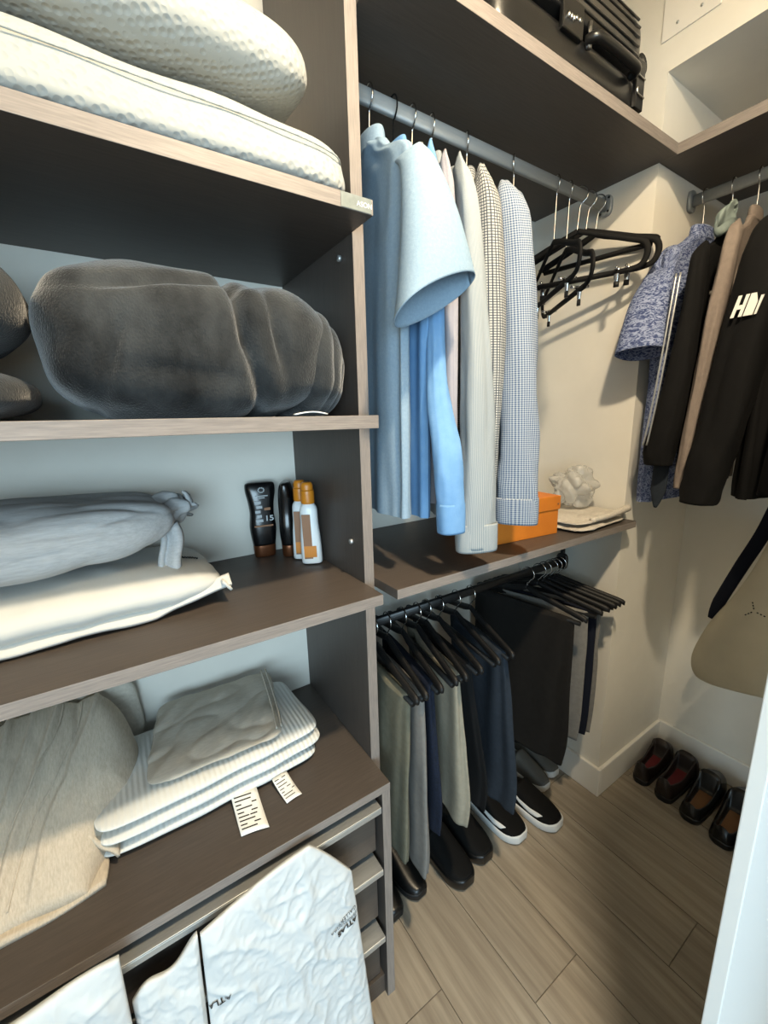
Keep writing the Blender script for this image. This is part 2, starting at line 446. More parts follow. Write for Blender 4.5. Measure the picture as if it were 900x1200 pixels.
# far wing wall beyond the door, above it
# ceiling lamp (the closet's own light)
lo = empty('ceiling_lamp', (LAMP[0], LAMP[1], ZC), 'round white flush ceiling lamp over the closet entrance', 'lamp')
tube('lamp_base', [(LAMP[0],LAMP[1],ZC-.001),(LAMP[0],LAMP[1],LAMP[2]+.06)], .03, M['trimw'], lo, 24)
tube('lamp_shade', [(LAMP[0],LAMP[1],LAMP[2]+.06),(LAMP[0],LAMP[1],LAMP[2]+.035)], .085, M['trimw'], lo, 32)
ll = bpy.data.lights.new('lamp_light', 'AREA'); ll.shape = 'DISK'; ll.size = .10; ll.energy = 36; ll.color = (1.0, .82, .57)
lob = bpy.data.objects.new('lamp_light', ll); lob.location = (LAMP[0], LAMP[1], LAMP[2]+.03); COL.objects.link(lob)

# ------------------------------------------------------------------ shelving
su = empty('shelving_unit', (0, .9, 0), 'taupe laminate shelving unit with three open shelves between upright panels', 'shelving')
box('side_panel', XP, XP+T, YP, YB, 0, 2.72, M['lamv'], su, front=M['edgev'])
box('side_panel', XL, XL+T, YP, YB, 0, 2.72, M['lamv'], su, front=M['edgev'])
for zb, zt in ((Z1B, Z1T), (Z2B, Z2T), (Z3B, Z3T)):
    s = box('shelf', XL+T, XP, YS, YB, zb, zt, M['lam'], su, bevel=.0008, front=M['edge'])
    if zb == Z1B:
        st = box('sticker', XP-.062, XP-.004, YS-.0012, YS-.0002, zb+.001, zt-.001, M['sticker'], s)
        st['label'] = 'silvery sticker left on the shelf edge'
        text_on('lettering', 'ASON', .011, lambda u, v: (XP-.033+u, YS-.0016, zb+.008+v), M['paper'], s)
for z in (Z1B-.03, Z3B-.03, Z2B-.25):
    tube('shelf_pin', [(XP-.001, .80, z), (XP-.007, .80, z)], .006, M['alu'], su, 12)
cb = empty('drawer_cabinet', (0, .9, 0), 'low taupe drawer cabinet with aluminium pull strips under the shelves', 'cabinet')
box('top', XL+T, XP, YD, YB-.002, Z4T-.02, Z4T, M['lam'], cb, bevel=.0008, front=M['edge'])
box('side_panel', XP-.022, XP-.0005, YD+.001, YB-.002, 0, Z4T-.0205, M['lamv'], cb, front=M['edgev'])
box('side_panel', XL+T, XL+T+.022, YD+.001, YB-.002, 0, Z4T-.0205, M['lamv'], cb, front=M['edgev'])
box('plinth', XL+T+.022, XP-.0225, YD+.015, YD+.035, 0, .058, M['lam'], cb)
box('back_panel', XL+T+.022, XP-.0225, YB-.02, YB-.003, .06, Z4T-.022, M['lam'], cb)
for z0, z1 in ((.455, .612), (.252, .437), (.062, .232)):
    d = box('drawer', XL+T+.026, XP-.031, YD+.021, YD+.040, z0, z1-.012, M['lam'], cb, bevel=.001)
    join_boxes('pull_strip', [(XL+T+.026, XP-.031, YD-.010, YD+.040, z1-.0115, z1-.008), (XL+T+.026, XP-.031, YD-.010, YD-.007, z1-.024, z1-.0116)], M['alu'], d, bevel=.0008)
    join_boxes('drawer_box', [(XL+T+.04, XP-.05, YD+.0405, YB-.05, z0+.01, z0+.02), (XP-.06, XP-.05, YD+.0405, YB-.05, z0+.0201, z1-.04), (XL+T+.04, XL+T+.05, YD+.0405, YB-.05, z0+.0201, z1-.04)], M['lamv'], d)
hs = box('hanging_shelf', XP+T+.0005, X1-.0005, YH, YB-.001, Z5B, Z5T, M['lam'], None, bevel=.0008, front=M['edge'])
tag(hs, 'middle taupe shelf of the hanging bay carrying the orange box', 'shelf')
ts = box('hanging_shelf', XP+T+.0005, X1-.0005, YT, YB-.001, Z6B, Z6T, M['lam'], None, bevel=.0008, front=M['edge'])
tag(ts, 'top taupe shelf of the hanging bay carrying the black suitcase', 'shelf')
M['edgex'] = mat('edge_band_linen_side', '#736b66', .5, '#8a817a', 160, (3, .15, 3), bump=.06, bscale=220)
M['lamy'] = mat('laminate_taupe_side', '#433c37', .48, '#4e4640', 40, (6, .35, 6), bump=.05, bscale=120)
fs = mesh_obj('hanging_shelf', [(X1,.20,Z6B),(X2-.001,.20,Z6B),(X2-.001,YC-.001,Z6B),(X1,YC-.001,Z6B),(X1,.20,Z6T),(X2-.001,.20,Z6T),(X2-.001,YC-.001,Z6T),(X1,YC-.001,Z6T)], [(0,3,2,1),(4,5,6,7),(0,1,5,4),(1,2,6,5),(2,3,7,6),(3,0,4,7)], M['lamy'], None, smooth=False, mats=[M['edgex']])
for p in fs.data.polygons:
    if p.normal.x < -.9: p.material_index = 1
tag(fs, 'empty taupe shelf in the recess above the jackets', 'shelf')

# rails
RY, RZ = .85, 2.092
def rail(name, a, b, hw, hh, m, label, flange_m):
    a = Vector(a); b = Vector(b); d = (b-a).normalized(); n = d.cross(Vector((0,0,1))).normalized(); z = Vector((0,0,1))
    e = empty(name, tuple(a), label, 'rail')
    k1 = a + d*.004; k2 = b - d*.004
    loft('bar', [(k1, n*hw, z*hh, 3), (k1.lerp(k2,.5), n*hw, z*hh, 3), (k2, n*hw, z*hh, 3)], m, e, seg=20, sub=1)
    for p, s in ((a, 1), (b, -1)):
        loft('flange', [(p+d*s*.0005, n*.021, z*.03, 3), (p+d*s*.010, n*.021, z*.03, 3), (p+d*s*.0105, n*.017, z*.026, 3)], flange_m, e, seg=20, sub=1)
    return e
r1 = rail('clothes_rail', (XP+T, RY, RZ), (X1, RY, RZ), .0075, .0165, M['rail'], 'satin oval clothes rail holding the button-up shirts', M['rail'])
for dy, dz in ((-.012, .02), (.012, -.02), (.013, .018), (-.012, -.018)):
    tube('screw', [(X1-.0106, RY+dy, RZ+dz), (X1-.0128, RY+dy, RZ+dz)], .0035, M['rubber'], r1, 8)
LRY, LRZ = .85, .942
r2 = rail('clothes_rail', (XP+T, LRY, LRZ), (X1-.10, LRY, LRZ), .0075, .013, M['blackrail'], 'black clothes rail under the middle shelf holding the trousers', M['blackrail'])
box('hanger_bracket', X1-.10-.01, X1-.10, LRY-.006, LRY+.006, LRZ+.013, Z5B-.0005, M['blackrail'], r2)
FRX, FRZ = 1.632, 2.095
r3 = rail('clothes_rail', (FRX, YC, FRZ), (FRX, .2, FRZ), .0075, .0165, M['rail'], 'satin oval clothes rail holding the jackets on the far wall side', M['rail'])

# ------------------------------------------------------------------ hangers
def hanger(hook, tip, zt, railz, style, label, group, znk=None, far=True, hookmat='chrome', railn=None, name='clothes_hanger', drop=.012, slim=1.0):
    """hook: xy on the rail, tip: xy of one arm end; the other arm mirrors it"""
    hx, hy = hook; tx, ty = tip
    e = Vector((tx-hx, ty-hy, 0)); L = e.length; e.normalize(); n = Vector((-e.y, e.x, 0))
    c = Vector((hx, hy, 0)); znk = znk if znk else zt+.065
    root = empty(name, (hx, hy, znk), label, 'hanger', group)
    Z = Vector((0,0,1))
    rt = railz + .0185
    # the hook goes over the bar, opening sideways
    rr = .0235
    pts = [c+Z*(znk-.005), c+Z*(znk+.012)]
    cz = rt - rr + .003
    pts.append(c + Z*(cz-.031) + e*.004)
    for k in range(0, 9):
        a = -math.pi*.34 + k*math.pi*1.28/8
        pts.append(c + e*math.cos(a)*rr + Z*(cz+math.sin(a)*rr))
    tube('hook', pts, .0017, M[hookmat], root, 8)
    m = M['velvet'] if style != 'foam' else M['foamgrey']
    for s in (1, -1):
        if style == 'loop':
            P = [c+Z*(znk), c+e*s*L*.25+Z*(znk-.018), c+e*s*L*.72+Z*(zt+.018), c+e*s*L*.95+Z*(zt), c+e*s*L+Z*(zt-.03), c+e*s*L*.93+Z*(zt-.058), c+e*s*L*.75+Z*(zt-.066)]
            tube('arm', P, [.0075,.008,.008,.009,.009,.008,.0075], m, root, 10, .55, flat_axis=n)
        else:
            P = [c+Z*(znk), c+e*s*L*.18+Z*(znk-.012), c+e*s*L*.6+Z*(zt+(znk-zt)*.36), c+e*s*L*.97+Z*(zt), c+e*s*L+Z*(zt-.006)]
            tube('arm', P, [k_*slim for k_ in (.008,.0105,.010,.0105,.009)], m, root, 10, .7, flat_axis=n)
            if style == 'foam':
                p = c+e*s*(L+.0005)+Z*(zt-.006)
                tube('tip_cap', [p, p+e*s*.003], .003, M['chrome'], root, 8)
    bz = zt-.066 if style == 'loop' else zt-drop
    k = .76 if style == 'loop' else .94
    tube('trouser_bar', [c+e*L*k+Z*bz, c-e*L*k+Z*bz], .0075*slim, m, root, 10)
    if style == 'loop':
        for s in (.62, -.62):
            q = c+e*L*s+Z*bz
            V = []
            cl = tube('clip', [q+Z*.010, q-Z*.002, q-Z*.028], [.009,.010,.006], M['chrome'], root, 8, .6, flat_axis=n)
            tube('clip_lever', [q+Z*.006+n*.007, q+Z*.008+n*.024], .004, M['chrome'], cl, 8)
            tube('clip_lever', [q+Z*.006-n*.007, q+Z*.008-n*.024], .004, M['chrome'], cl, 8)
            tube('clip_pad', [q-Z*.026, q-Z*.040], .008, M['rubber'], cl, 8, .6, flat_axis=n)
    return root

# ------------------------------------------------------------------ shirts and jackets
def garment(name, label, cat, group, hook, tip, zt, zneck, zhem, m, thick=.04, sleeve=None, short=None, seed=0.0, cuff=True, collar=True, bodyk=.84, hemlift=.02, cuffm=None, farsleeve=True, foldamp=.10, hood=None):
    hx, hy = hook; e = Vector((tip[0]-hx, tip[1]-hy, 0)); L = e.length; e.normalize(); n = Vector((e.y, -e.x, 0))
    if n.x < 0 and abs(n.x) > abs(n.y): n = -n
    c = Vector((hx, hy, 0)); Z = Vector((0,0,1))
    root = empty(name, (hx, hy, zhem), label, cat, group)
    def bf(t, a, sd):
        k = min(1, max(0, (t-.22)/.5))
        f = foldamp*k*(math.sin(a*7+sd+3*t)+.6*math.sin(a*13+sd*2.1-2*t)) + .9*foldamp*noise.noise(Vector((math.cos(a)*2.5+sd, math.sin(a)*2.5, t*5))) + .45*foldamp*noise.noise(Vector((math.cos(a)*6+sd, math.sin(a)*6, t*14)))
        return (0.0, n*(f*thick*1.6*math.copysign(1, math.sin(a)) if abs(math.sin(a)) > .02 else 0) + e*f*.01)
    cn = min(.040, thick*.95)
    rings = [(c+Z*(zneck), e*.055, n*cn, 2), (c+Z*(zneck-.012), e*.075, n*cn, 2.2), (c+Z*(zneck-.035), e*L*.55, n*thick*.75, 2.4), (c+Z*(zt+.005), e*L*.93, n*thick*.75, 2.6),
             (c+Z*(zt-.05), e*L*.96, n*thick*.8, 2.8), (c+Z*(zt-.16), e*L*(bodyk+.05), n*thick*.95, 2.6), (c+Z*((zt+zhem)/2), e*L*bodyk, n*thick, 2.4), (c+Z*(zhem+.12), e*L*bodyk, n*thick*1.1, 2.3), (c+Z*(zhem+.0), e*L*bodyk, n*thick*1.15, 2.2)]
    loft('body', rings, m, root, seg=72, sub=6, fold=bf, seed=seed, cap0=False, cap1=False)
    if collar:
        loft('collar', [(c+Z*(zneck-.012), e*.062, n*(cn+.002), 2), (c+Z*(zneck+.018), e*.056, n*cn, 2), (c+Z*(zneck+.022), e*.05, n*cn*.85, 2), (c+Z*(zneck-.002), e*.047, n*cn*.78, 2)], m, root, seg=32, sub=3, cap0=False, cap1=False)
    if sleeve:
        def sf(t, a, sd):
            return .06*math.sin(a*3+sd+3*t)*min(1,t*3) + .13*noise.noise(Vector((math.cos(a)*1.6+sd, math.sin(a)*1.6, t*6+sd))) + .06*noise.noise(Vector((math.cos(a)*3+sd+t*4, math.sin(a)*3-t*3, t*17+sd)))
        # sleeve: list of (x,y,z,half width across, half depth)
        rg = []
        sd_ = None
        p0 = c+e*L*.86+Z*(zt+.0)
        rg.append((p0, n*thick*.5, Z*.03+e*.01, 2.2))
        for (x, y, z, ru, rv) in sleeve:
            rg.append((Vector((x,y,z)), n*ru, e*rv, 2.3))
        s = loft('sleeve', rg, m, root, seg=40, sub=8, fold=sf, seed=seed+1, cap1=True)
        if cuff:
            x, y, z, ru, rv = sleeve[-1]
            x2, y2, z2, ru2, rv2 = sleeve[-2]
            d = (Vector((x,y,z))-Vector((x2,y2,z2))).normalized()
            p = Vector((x,y,z))-d*.055
            loft('cuff', [(p, n*(ru*1.02), e*(rv*1.06), 2.6), (p+d*.003, n*(ru*1.05+.001), e*(rv*1.08+.001), 2.6), (p+d*.058, n*(ru*1.03+.001), e*(rv*1.05+.001), 2.6), (p+d*.060, n*(ru*.99), e*(rv*.98), 2.6)], cuffm or m, s, seg=40, sub=3, cap0=False, cap1=False)
    if short:
        # wide open short sleeve: list of rings (centre, A vector, B vector)
        rg = [(Vector(q[0]), Vector(q[1]), Vector(q[2]), 2.2) for q in short]
        loft('sleeve', rg, m, root, seg=48, sub=8, fold=lambda t, a, sd: .04*math.sin(a*3+sd+2*t)*t, seed=seed, cap0=True, cap1=False, solid=.0016)
    if farsleeve:
        q = c-e*L*.9
        fw_ = min(.03, thick*.9)
        loft('sleeve', [(q+Z*zt, n*thick*.5, Z*.03-e*.01, 2.2), (c-e*(L+.0)+Z*(zt-.06), n*fw_, e*.03, 2.2), (c-e*(L+.01)+Z*(zt-.24), n*fw_, e*.03, 2.2)] + ([] if short else [(c-e*(L+.0)+Z*(zhem+.05), n*fw_, e*.025, 2.2)]), m, root, seg=24, sub=5)
    return root

GS = 'button-up shirts on the upper rail'
HS = 'hangers holding the button-up shirts'
# (hook x, tip xy)
shirts = [
    ('short_sleeve_shirt', 'pale blue chambray short-sleeve shirt beside the upright panel', (.540, RY), (.515, .672), 'chambray'),
    ('dress_shirt', 'sky blue long-sleeve dress shirt right behind the short-sleeve chambray shirt', (.600, RY), (.575, .680), 'skyblue'),
    ('dress_shirt', 'mauve-grey pinstriped shirt squeezed between sky blue and pale grey shirts', (.650, RY), (.615, .690), 'mauvestripe'),
    ('dress_shirt', 'pale grey finely striped shirt with a long wide sleeve and cuff', (.705, RY), (.645, .682), 'greystripe'),
    ('dress_shirt', 'white shirt with dark windowpane check between pale grey and gingham shirts', (.815, RY), (.700, .682), 'paneck'),
    ('dress_shirt', 'navy micro-gingham shirt whose cuff hangs in front of the orange box', (.985, RY), (.775, .700), 'gingham'),
]
sl = {
 1: [(.590,.700,1.87,.014,.018),(.598,.706,1.70,.016,.018),(.590,.690,1.52,.022,.020),(.582,.650,1.38,.030,.024),(.588,.645,1.28,.029,.024),(.590,.645,1.222,.028,.022)],
 2: [(.622,.700,1.87,.012,.018),(.632,.700,1.66,.013,.018),(.634,.700,1.45,.013,.018),(.634,.700,1.30,.012,.016)],
 3: [(.650,.676,1.87,.018,.022),(.662,.662,1.66,.026,.028),(.668,.652,1.42,.036,.030),(.668,.650,1.26,.044,.028),(.670,.648,1.166,.046,.024)],
 4: [(.716,.684,1.87,.026,.024),(.732,.682,1.66,.032,.024),(.740,.684,1.45,.024,.022),(.742,.684,1.26,.018,.018)],
 5: [(.800,.692,1.88,.034,.030),(.812,.676,1.66,.040,.034),(.815,.664,1.42,.044,.034),(.815,.660,1.30,.046,.030),(.816,.658,1.205,.048,.026)],
}
hems = [1.245, 1.235, 1.26, 1.22, 1.25, 1.24]
for i, (nm, lab, hk, tp, mk) in enumerate(shirts):
    zt = 1.925
    kw = {}
    if i == 0:
        kw['short'] = [((.518,.690,1.915), (.016,0,.010), (0,.03,.0)), ((.522,.664,1.885), (.030,0,.010), (0,.028,0)), ((.526,.640,1.80), (.052,0,.02), (0,.034,-.006)), ((.526,.628,1.72), (.070,0,.028), (0,.040,-.018)), ((.524,.622,1.660), (.084,0,.034), (.0,.044,-.028))]
    else:
        kw['sleeve'] = sl[i]
    garment(nm, lab, 'shirt', GS, hk, tp, zt, 1.995 if i < 5 else 1.99, hems[i], M[mk], thick=(.024,.015,.013,.017,.022,.030)[i], seed=i*1.7, cuff=(i in (1,3,5)), farsleeve=True, **kw)
    hanger(hk, (hk[0]+(tp[0]-hk[0])*.86, hk[1]+(tp[1]-hk[1])*.86), 1.905, RZ, 'slim', ['slim black hanger inside the %s' % s for s in ('chambray short-sleeve shirt', 'sky blue dress shirt', 'mauve pinstriped shirt', 'pale grey striped shirt', 'windowpane check shirt', 'navy micro-gingham shirt')][i], HS, znk=1.965, slim=.55, hookmat='velvet' if i == 1 else 'chrome')

# empty clip hangers
HE = 'empty clip hangers on the upper rail'
hanger((1.320, RY), (1.388, .665), 1.935, RZ, 'loop', 'empty black velvet clip hanger whose rounded end touches the wall', HE, znk=2.005)
hanger((1.275, RY), (1.345, .674), 1.925, RZ, 'loop', 'empty black velvet clip hanger second from the end wall', HE, znk=1.995)
hanger((1.225, RY), (1.095, .680), 1.855, RZ, 'loop', 'empty black clip hanger turned towards the gingham shirt', HE, znk=1.935)
hanger((1.165, RY), (1.045, .685), 1.870, RZ, 'loop', 'empty black clip hanger twisted behind the gingham shirt', HE, znk=1.945)
hanger((1.370, RY), (1.400, .68), 1.945, RZ, 'slim', 'slim empty black hanger closest to the rail flange', HE, znk=2.005)

# ------------------------------------------------------------------ trousers
HT = 'black hangers on the lower rail'; GT = 'trousers on the lower rail'
# (hook x, tip x, style, label)
th = [(.512,.500), (.555,.527), (.605,.572), (.655,.618), (.690,.650), (.735,.702), (.800,.765), (.860,.818), (1.125,1.150), (1.185,1.235), (1.215,1.275), (1.250,1.315), (1.274,1.342), (1.298,1.366)]
thl = ['charcoal foam hanger holding the olive trousers', 'charcoal foam hanger holding the grey trousers', 'black hanger holding the dark denim jeans', 'black hanger between denim jeans and khaki trousers', 'black hanger holding the khaki trousers', 'black hanger holding the black trousers', 'black hanger beside the black trousers', 'black hanger holding the slate blue trousers', 'black hanger holding the wide charcoal trousers', 'black hanger holding the pale grey trousers', 'black hanger holding the narrow navy trousers', 'black hanger holding the short grey trousers', 'empty black hanger next to the end of the lower rail', 'last empty black hanger at the end of the lower rail']
ht = []
for (hx, tx), lab in zip(th, thl):
    zt = .842
    ht.append(hanger((hx, LRY), (tx, .655), zt, LRZ-.004, 'foam', lab, HT, znk=.890, drop=.020))
def trousers(label, i, y0, y1, zhem, m, th0=.016, th1=.034, dx=0.0, seed=0.0, grow=1.0, name='trousers', shift=0.0):
    hx, tx = th[i]
    hk = Vector((hx, LRY, 0)); tp = Vector((tx, .655, 0)); e = (tp-hk).normalized(); n = Vector((-e.y, e.x, 0)); n = n if n.x > 0 else -n
    Z = Vector((0,0,1))
    def at(y): return hk+e*((y-LRY)/e.y)
    c = (at(y0)+at(y1))/2; L = (at(y0)-at(y1)).length/2
    zt = .842-.020+.010
    root = empty(name, (c.x, c.y, zhem), label, 'trousers', GT)
    def ff(t, a, sd):
        k = min(1, t*2.2)
        # legs part towards the hem, soft vertical folds
        f = .16*k*math.sin(2*a+.4+sd)*abs(math.sin(a)) + .10*k*math.sin(5*a+sd+2*t) + .07*math.sin(9*a-sd+5*t)*k + .08*noise.noise(Vector((math.cos(a)*2+sd*3, math.sin(a)*2, t*5)))
        return (0, n*(f*min(.085, th1*1.9)*math.sin(a)) + e*(f*.045*math.cos(a)))
    rings = [(c+Z*zt, e*L*.985, n*.004, 3), (c+Z*(zt-.008), e*L, n*th0*.85, 3), (c+Z*(zt-.03), e*L, n*th0, 3), (c+Z*(zt-.15)+n*dx*.3, e*L*(1+(grow-1)*.3), n*(th0+th1)/2, 2.6), (c+Z*((zt+zhem)/2)+n*dx*.6, e*L*(1+(grow-1)*.6), n*th1, 2.4), (c+Z*(zhem+.10)+n*dx+e*shift, e*L*grow, n*th1*1.1, 2.3), (c+Z*zhem+n*dx+e*shift, e*L*grow*.96, n*th1*.98, 2.2)]
    loft('legs', rings, m, root, seg=64, sub=7, fold=ff, seed=seed)
    k = rings[-1]
    def hm(z): return (k[0]+Z*z, k[1]*1.004+e*.002, k[2]*1.01+n*.002, 2.2)
    return root
trousers('olive twill trousers folded over the hanger nearest the upright panel', 0, .690, .96, .345, M['olive'], dx=-.006, th1=.018, seed=.3)
trousers('grey twill trousers with a full rounded hem', 1, .672, .95, .292, M['greytw'], dx=.012, th1=.021, seed=1.2, grow=1.05)
trousers('dark indigo denim jeans hanging between grey and khaki trousers', 2, .690, .98, .360, M['denim'], dx=.028, th1=.017, seed=2.4)
trousers('khaki twill trousers with straight creased legs', 4, .680, .97, .345, M['khaki'], dx=.034, th1=.023, seed=3.1, grow=1.03)
trousers('black wool trousers hanging between khaki and slate blue trousers', 5, .700, 1.0, .33, M['inky'], dx=.064, th1=.016, seed=4.4)
trousers('slate blue trousers with the leg bunched over the black sneakers', 7, .678, .96, .285, M['slate'], dx=.045, th1=.024, seed=5.2, grow=1.04)
trousers('wide charcoal brown trousers draped full length', 8, .690, 1.06, .275, M['charcoal'], dx=.02, th1=.028, seed=6.5, grow=1.0)
trousers('pale grey wool trousers behind the wide charcoal trousers', 9, .690, .98, .345, M['palegrey'], dx=.006, th0=.011, th1=.011, seed=7.7)
trousers('narrow navy trousers near the end of the lower rail', 10, .684, .96, .352, M['navy'], dx=.006, th0=.011, th1=.010, seed=8.1)
trousers('short grey trousers hanging behind the narrow navy trousers', 11, .684, .96, .335, M['palegrey'], dx=.010, th0=.011, th1=.011, seed=9.6)

# ------------------------------------------------------------------ far rail garments
GJ = 'clothes on the far rail'; HJ = 'hangers holding clothes on the far rail'
garment('short_sleeve_shirt', 'blue and white leaf-print short-sleeve shirt next to the wall column', 'shirt', GJ, (FRX, .660), (1.425, .668), 1.905, 1.985, 1.17, M['blueprint'], thick=.024, seed=2.2, bodyk=.95, farsleeve=False,
        short=[((1.45,.665,1.90), (0,.03,0), (.01,0,.03)), ((1.42,.668,1.86), (0,.036,.0), (.03,0,.02)), ((1.385,.668,1.78), (0,.05,.0), (.05,0,.0)), ((1.365,.668,1.70), (0,.058,0), (.058,0,-.005)), ((1.35,.668,1.625), (0,.064,-.006), (.062,0,-.01))])
hanger((FRX, .660), (1.465, .667), 1.885, FRZ, 'slim', 'black hanger inside the leaf-print shirt', HJ, znk=1.955, slim=.6)
bj = garment('jacket', 'black jacket with a zip sleeve between leaf-print shirt and taupe jacket', 'jacket', GJ, (FRX, .590), (1.44, .574), 1.885, 1.965, 1.29, M['blackshell'], thick=.016, seed=3.3, bodyk=.90, cuff=False, farsleeve=False,
        sleeve=[(1.42,.572,1.86,.018,.03),(1.405,.570,1.70,.022,.04),(1.395,.582,1.50,.032,.045),(1.39,.600,1.36,.040,.045),(1.39,.600,1.30,.034,.038)])
for dy in (-.004, .006):
    tube('zipper', [(1.352,.590+dy,1.82),(1.338,.590+dy,1.72),(1.333,.596+dy,1.60),(1.333,.606+dy,1.48),(1.338,.622+dy,1.36)], .0026, M['alu'], bj, 8)
tube('strap', [(1.405,.600,1.30),(1.405,.602,1.22),(1.405,.605,1.165)], [.022,.022,.004], M['slate'], bj, 12, .2, flat_axis=(1,0,0))
hanger((FRX, .590), (1.475, .577), 1.865, FRZ, 'slim', 'black hanger inside the zip-sleeve black jacket', HJ, znk=1.935, slim=.5)
tj = garment('jacket', 'taupe jacket with a sage hood hanging between two black jackets', 'jacket', GJ, (FRX, .530), (1.45, .508), 1.915, 1.985, 1.24, M['taupeshell'], thick=.015, seed=4.1, bodyk=.88, farsleeve=False, cuff=False,
        sleeve=[(1.44,.506,1.90,.017,.03),(1.425,.514,1.74,.020,.04),(1.415,.528,1.50,.019,.04),(1.410,.540,1.32,.018,.036),(1.410,.545,1.235,.017,.03)])
blob('hood', (1.515,.556,1.975), (.050,.022,.050), M['sage'], tj, nxy=2.4, nz=1.6, N=26, disp=lambda p, n: .012*fnoise(p, 22)-.010*ridged((p.x*16, p.y*26, p.z*12), 1), shape=lambda u, p: (p.x+.02*u.z, p.y*(1-.35*u.z)-.012*u.z, p.z))
tube('snap_button', [(1.396,.523,1.76),(1.392,.523,1.76)], .006, M['greyshoe'], tj, 10)
hanger((FRX, .530), (1.485, .512), 1.89, FRZ, 'slim', 'black hanger inside the taupe jacket', HJ, znk=1.955, slim=.5)
hj = garment('jacket', 'black shell jacket with white letter logo on the sleeve', 'jacket', GJ, (FRX, .420), (1.425, .405), 1.905, 1.975, 1.215, M['blackshell'], thick=.034, seed=5.0, bodyk=.95, farsleeve=False, cuff=False,
        sleeve=[(1.405,.412,1.88,.040,.045),(1.385,.424,1.70,.050,.052),(1.374,.446,1.45,.050,.052),(1.366,.468,1.30,.050,.048),(1.360,.478,1.205,.044,.04)])
def hhp(u, v, d): return Vector((1.327-d+.02*v, .452-u*.70-.06*v, 1.676+v*.78))
for poly in ([(0,0),(.010,0),(.014,.022),(.026,.022),(.022,0),(.032,0),(.042,.062),(.032,.062),(.028,.034),(.017,.034),(.021,.062),(.011,.062)], [(.036,0),(.062,0),(.068,.036),(.060,.062),(.046,.062)], [(.066,0),(.072,0),(.082,.052),(.074,.052)]):
    poly_prism('sleeve_logo', poly, lambda u, v, d: hhp(u, v, d), .002, M['paper'], hj)
hanger((FRX, .420), (1.47, .409), 1.88, FRZ, 'slim', 'black hanger inside the logo sleeve jacket', HJ, znk=1.945, slim=.7)
garment('jacket', 'plain black jacket hanging past the logo jacket towards the door', 'jacket', GJ, (FRX, .290), (1.43, .285), 1.905, 1.975, 1.19, M['blackshell'], thick=.034, seed=6.0, bodyk=.95, farsleeve=False, cuff=False,
        sleeve=[(1.415,.29,1.88,.038,.05),(1.40,.295,1.70,.042,.055),(1.40,.31,1.45,.042,.055),(1.40,.33,1.24,.038,.04)])
hanger((FRX, .290), (1.47, .286), 1.88, FRZ, 'slim', 'black hanger inside the plain black jacket', HJ, znk=1.945, slim=.7)
# tote bag hanging low, with navy strap
tb = empty('tote_bag', (1.52, .33, .62), 'cream canvas bag with navy strap hanging below the jackets', 'bag')
def bagfold(t, a, sd): return .03*noise.noise(Vector((math.cos(a)*2, math.sin(a)*2, t*4)))
loft('body', [((1.52,.335,.632), (0,.09,-.02), (.035,0,0), 2.2), ((1.52,.332,.646), (0,.142,-.035), (.05,0,0), 2.4), ((1.52,.33,.71), (0,.162,-.03), (.062,0,0), 2.5), ((1.52,.315,.81), (0,.145,-.012), (.062,0,0), 2.5), ((1.525,.285,.92), (0,.12,0), (.055,0,0), 2.4), ((1.53,.265,1.05), (0,.10,0), (.045,0,0), 2.4), ((1.535,.255,1.155), (0,.09,0), (.035,0,0), 2.4)], M['cream'], tb, seg=48, sub=6, fold=bagfold)
tube('strap', [(1.56,.470,.80),(1.56,.455,.86),(1.56,.415,.99),(1.555,.378,1.10),(1.55,.352,1.205)], [.008,.017,.018,.018,.018], M['navy'], tb, 12, .35, flat_axis=(1,0,0))
for ang in (90, 210, 330):
    for k in range(3):
        a = math.radians(ang+15); r = .006+.008*k
        p = Vector((1.4567, .343-math.cos(a)*r, .902+math.sin(a)*r))
        tube('stitch', [p, p+Vector((0, -math.cos(a)*.004, math.sin(a)*.004))], .0016, M['ink'], tb, 6, smooth_pts=False)

# ------------------------------------------------------------------ pillows on the top shelf
GP = 'memory foam pillows on the highest shelf'
def pil_disp(p, n): return .004*fnoise(p, 9)
p1 = empty('foam_pillow', (.08,.85,Z1T), 'lower white dimpled foam pillow lying on the shelf', 'pillow', GP)
def psh(u, p):
    z = p.z + .012*math.cos(u.y*3.0)
    return (p.x, p.y + .02*u.z, z)
blob('cover', (.082,.865,Z1T+.056), (.335,.185,.056), M['knit'], p1, nxy=6, nz=4.5, N=44, disp=pil_disp, flat=Z1T+.0008, shape=psh)
tube('seam', [(.082+.333*q, .8645-.185*(1-abs(q*.333/.335)**6)**(1/6), Z1T+.058) for q in [-.95+1.945*k/24 for k in range(25)]], .0013, M['knit'], p1, 6)
p2 = empty('foam_pillow', (.04,.86,Z1T+.128), 'upper white dimpled foam pillow stacked on the other pillow', 'pillow', GP)
blob('cover', (.035,.872,Z1T+.128+.073), (.335,.175,.073), M['knit'], p2, nxy=5, nz=2.8, N=44, disp=pil_disp, flat=Z1T+.129, shape=lambda u, p: (p.x, p.y+.02*u.z, p.z+.010*math.cos(u.y*3)))

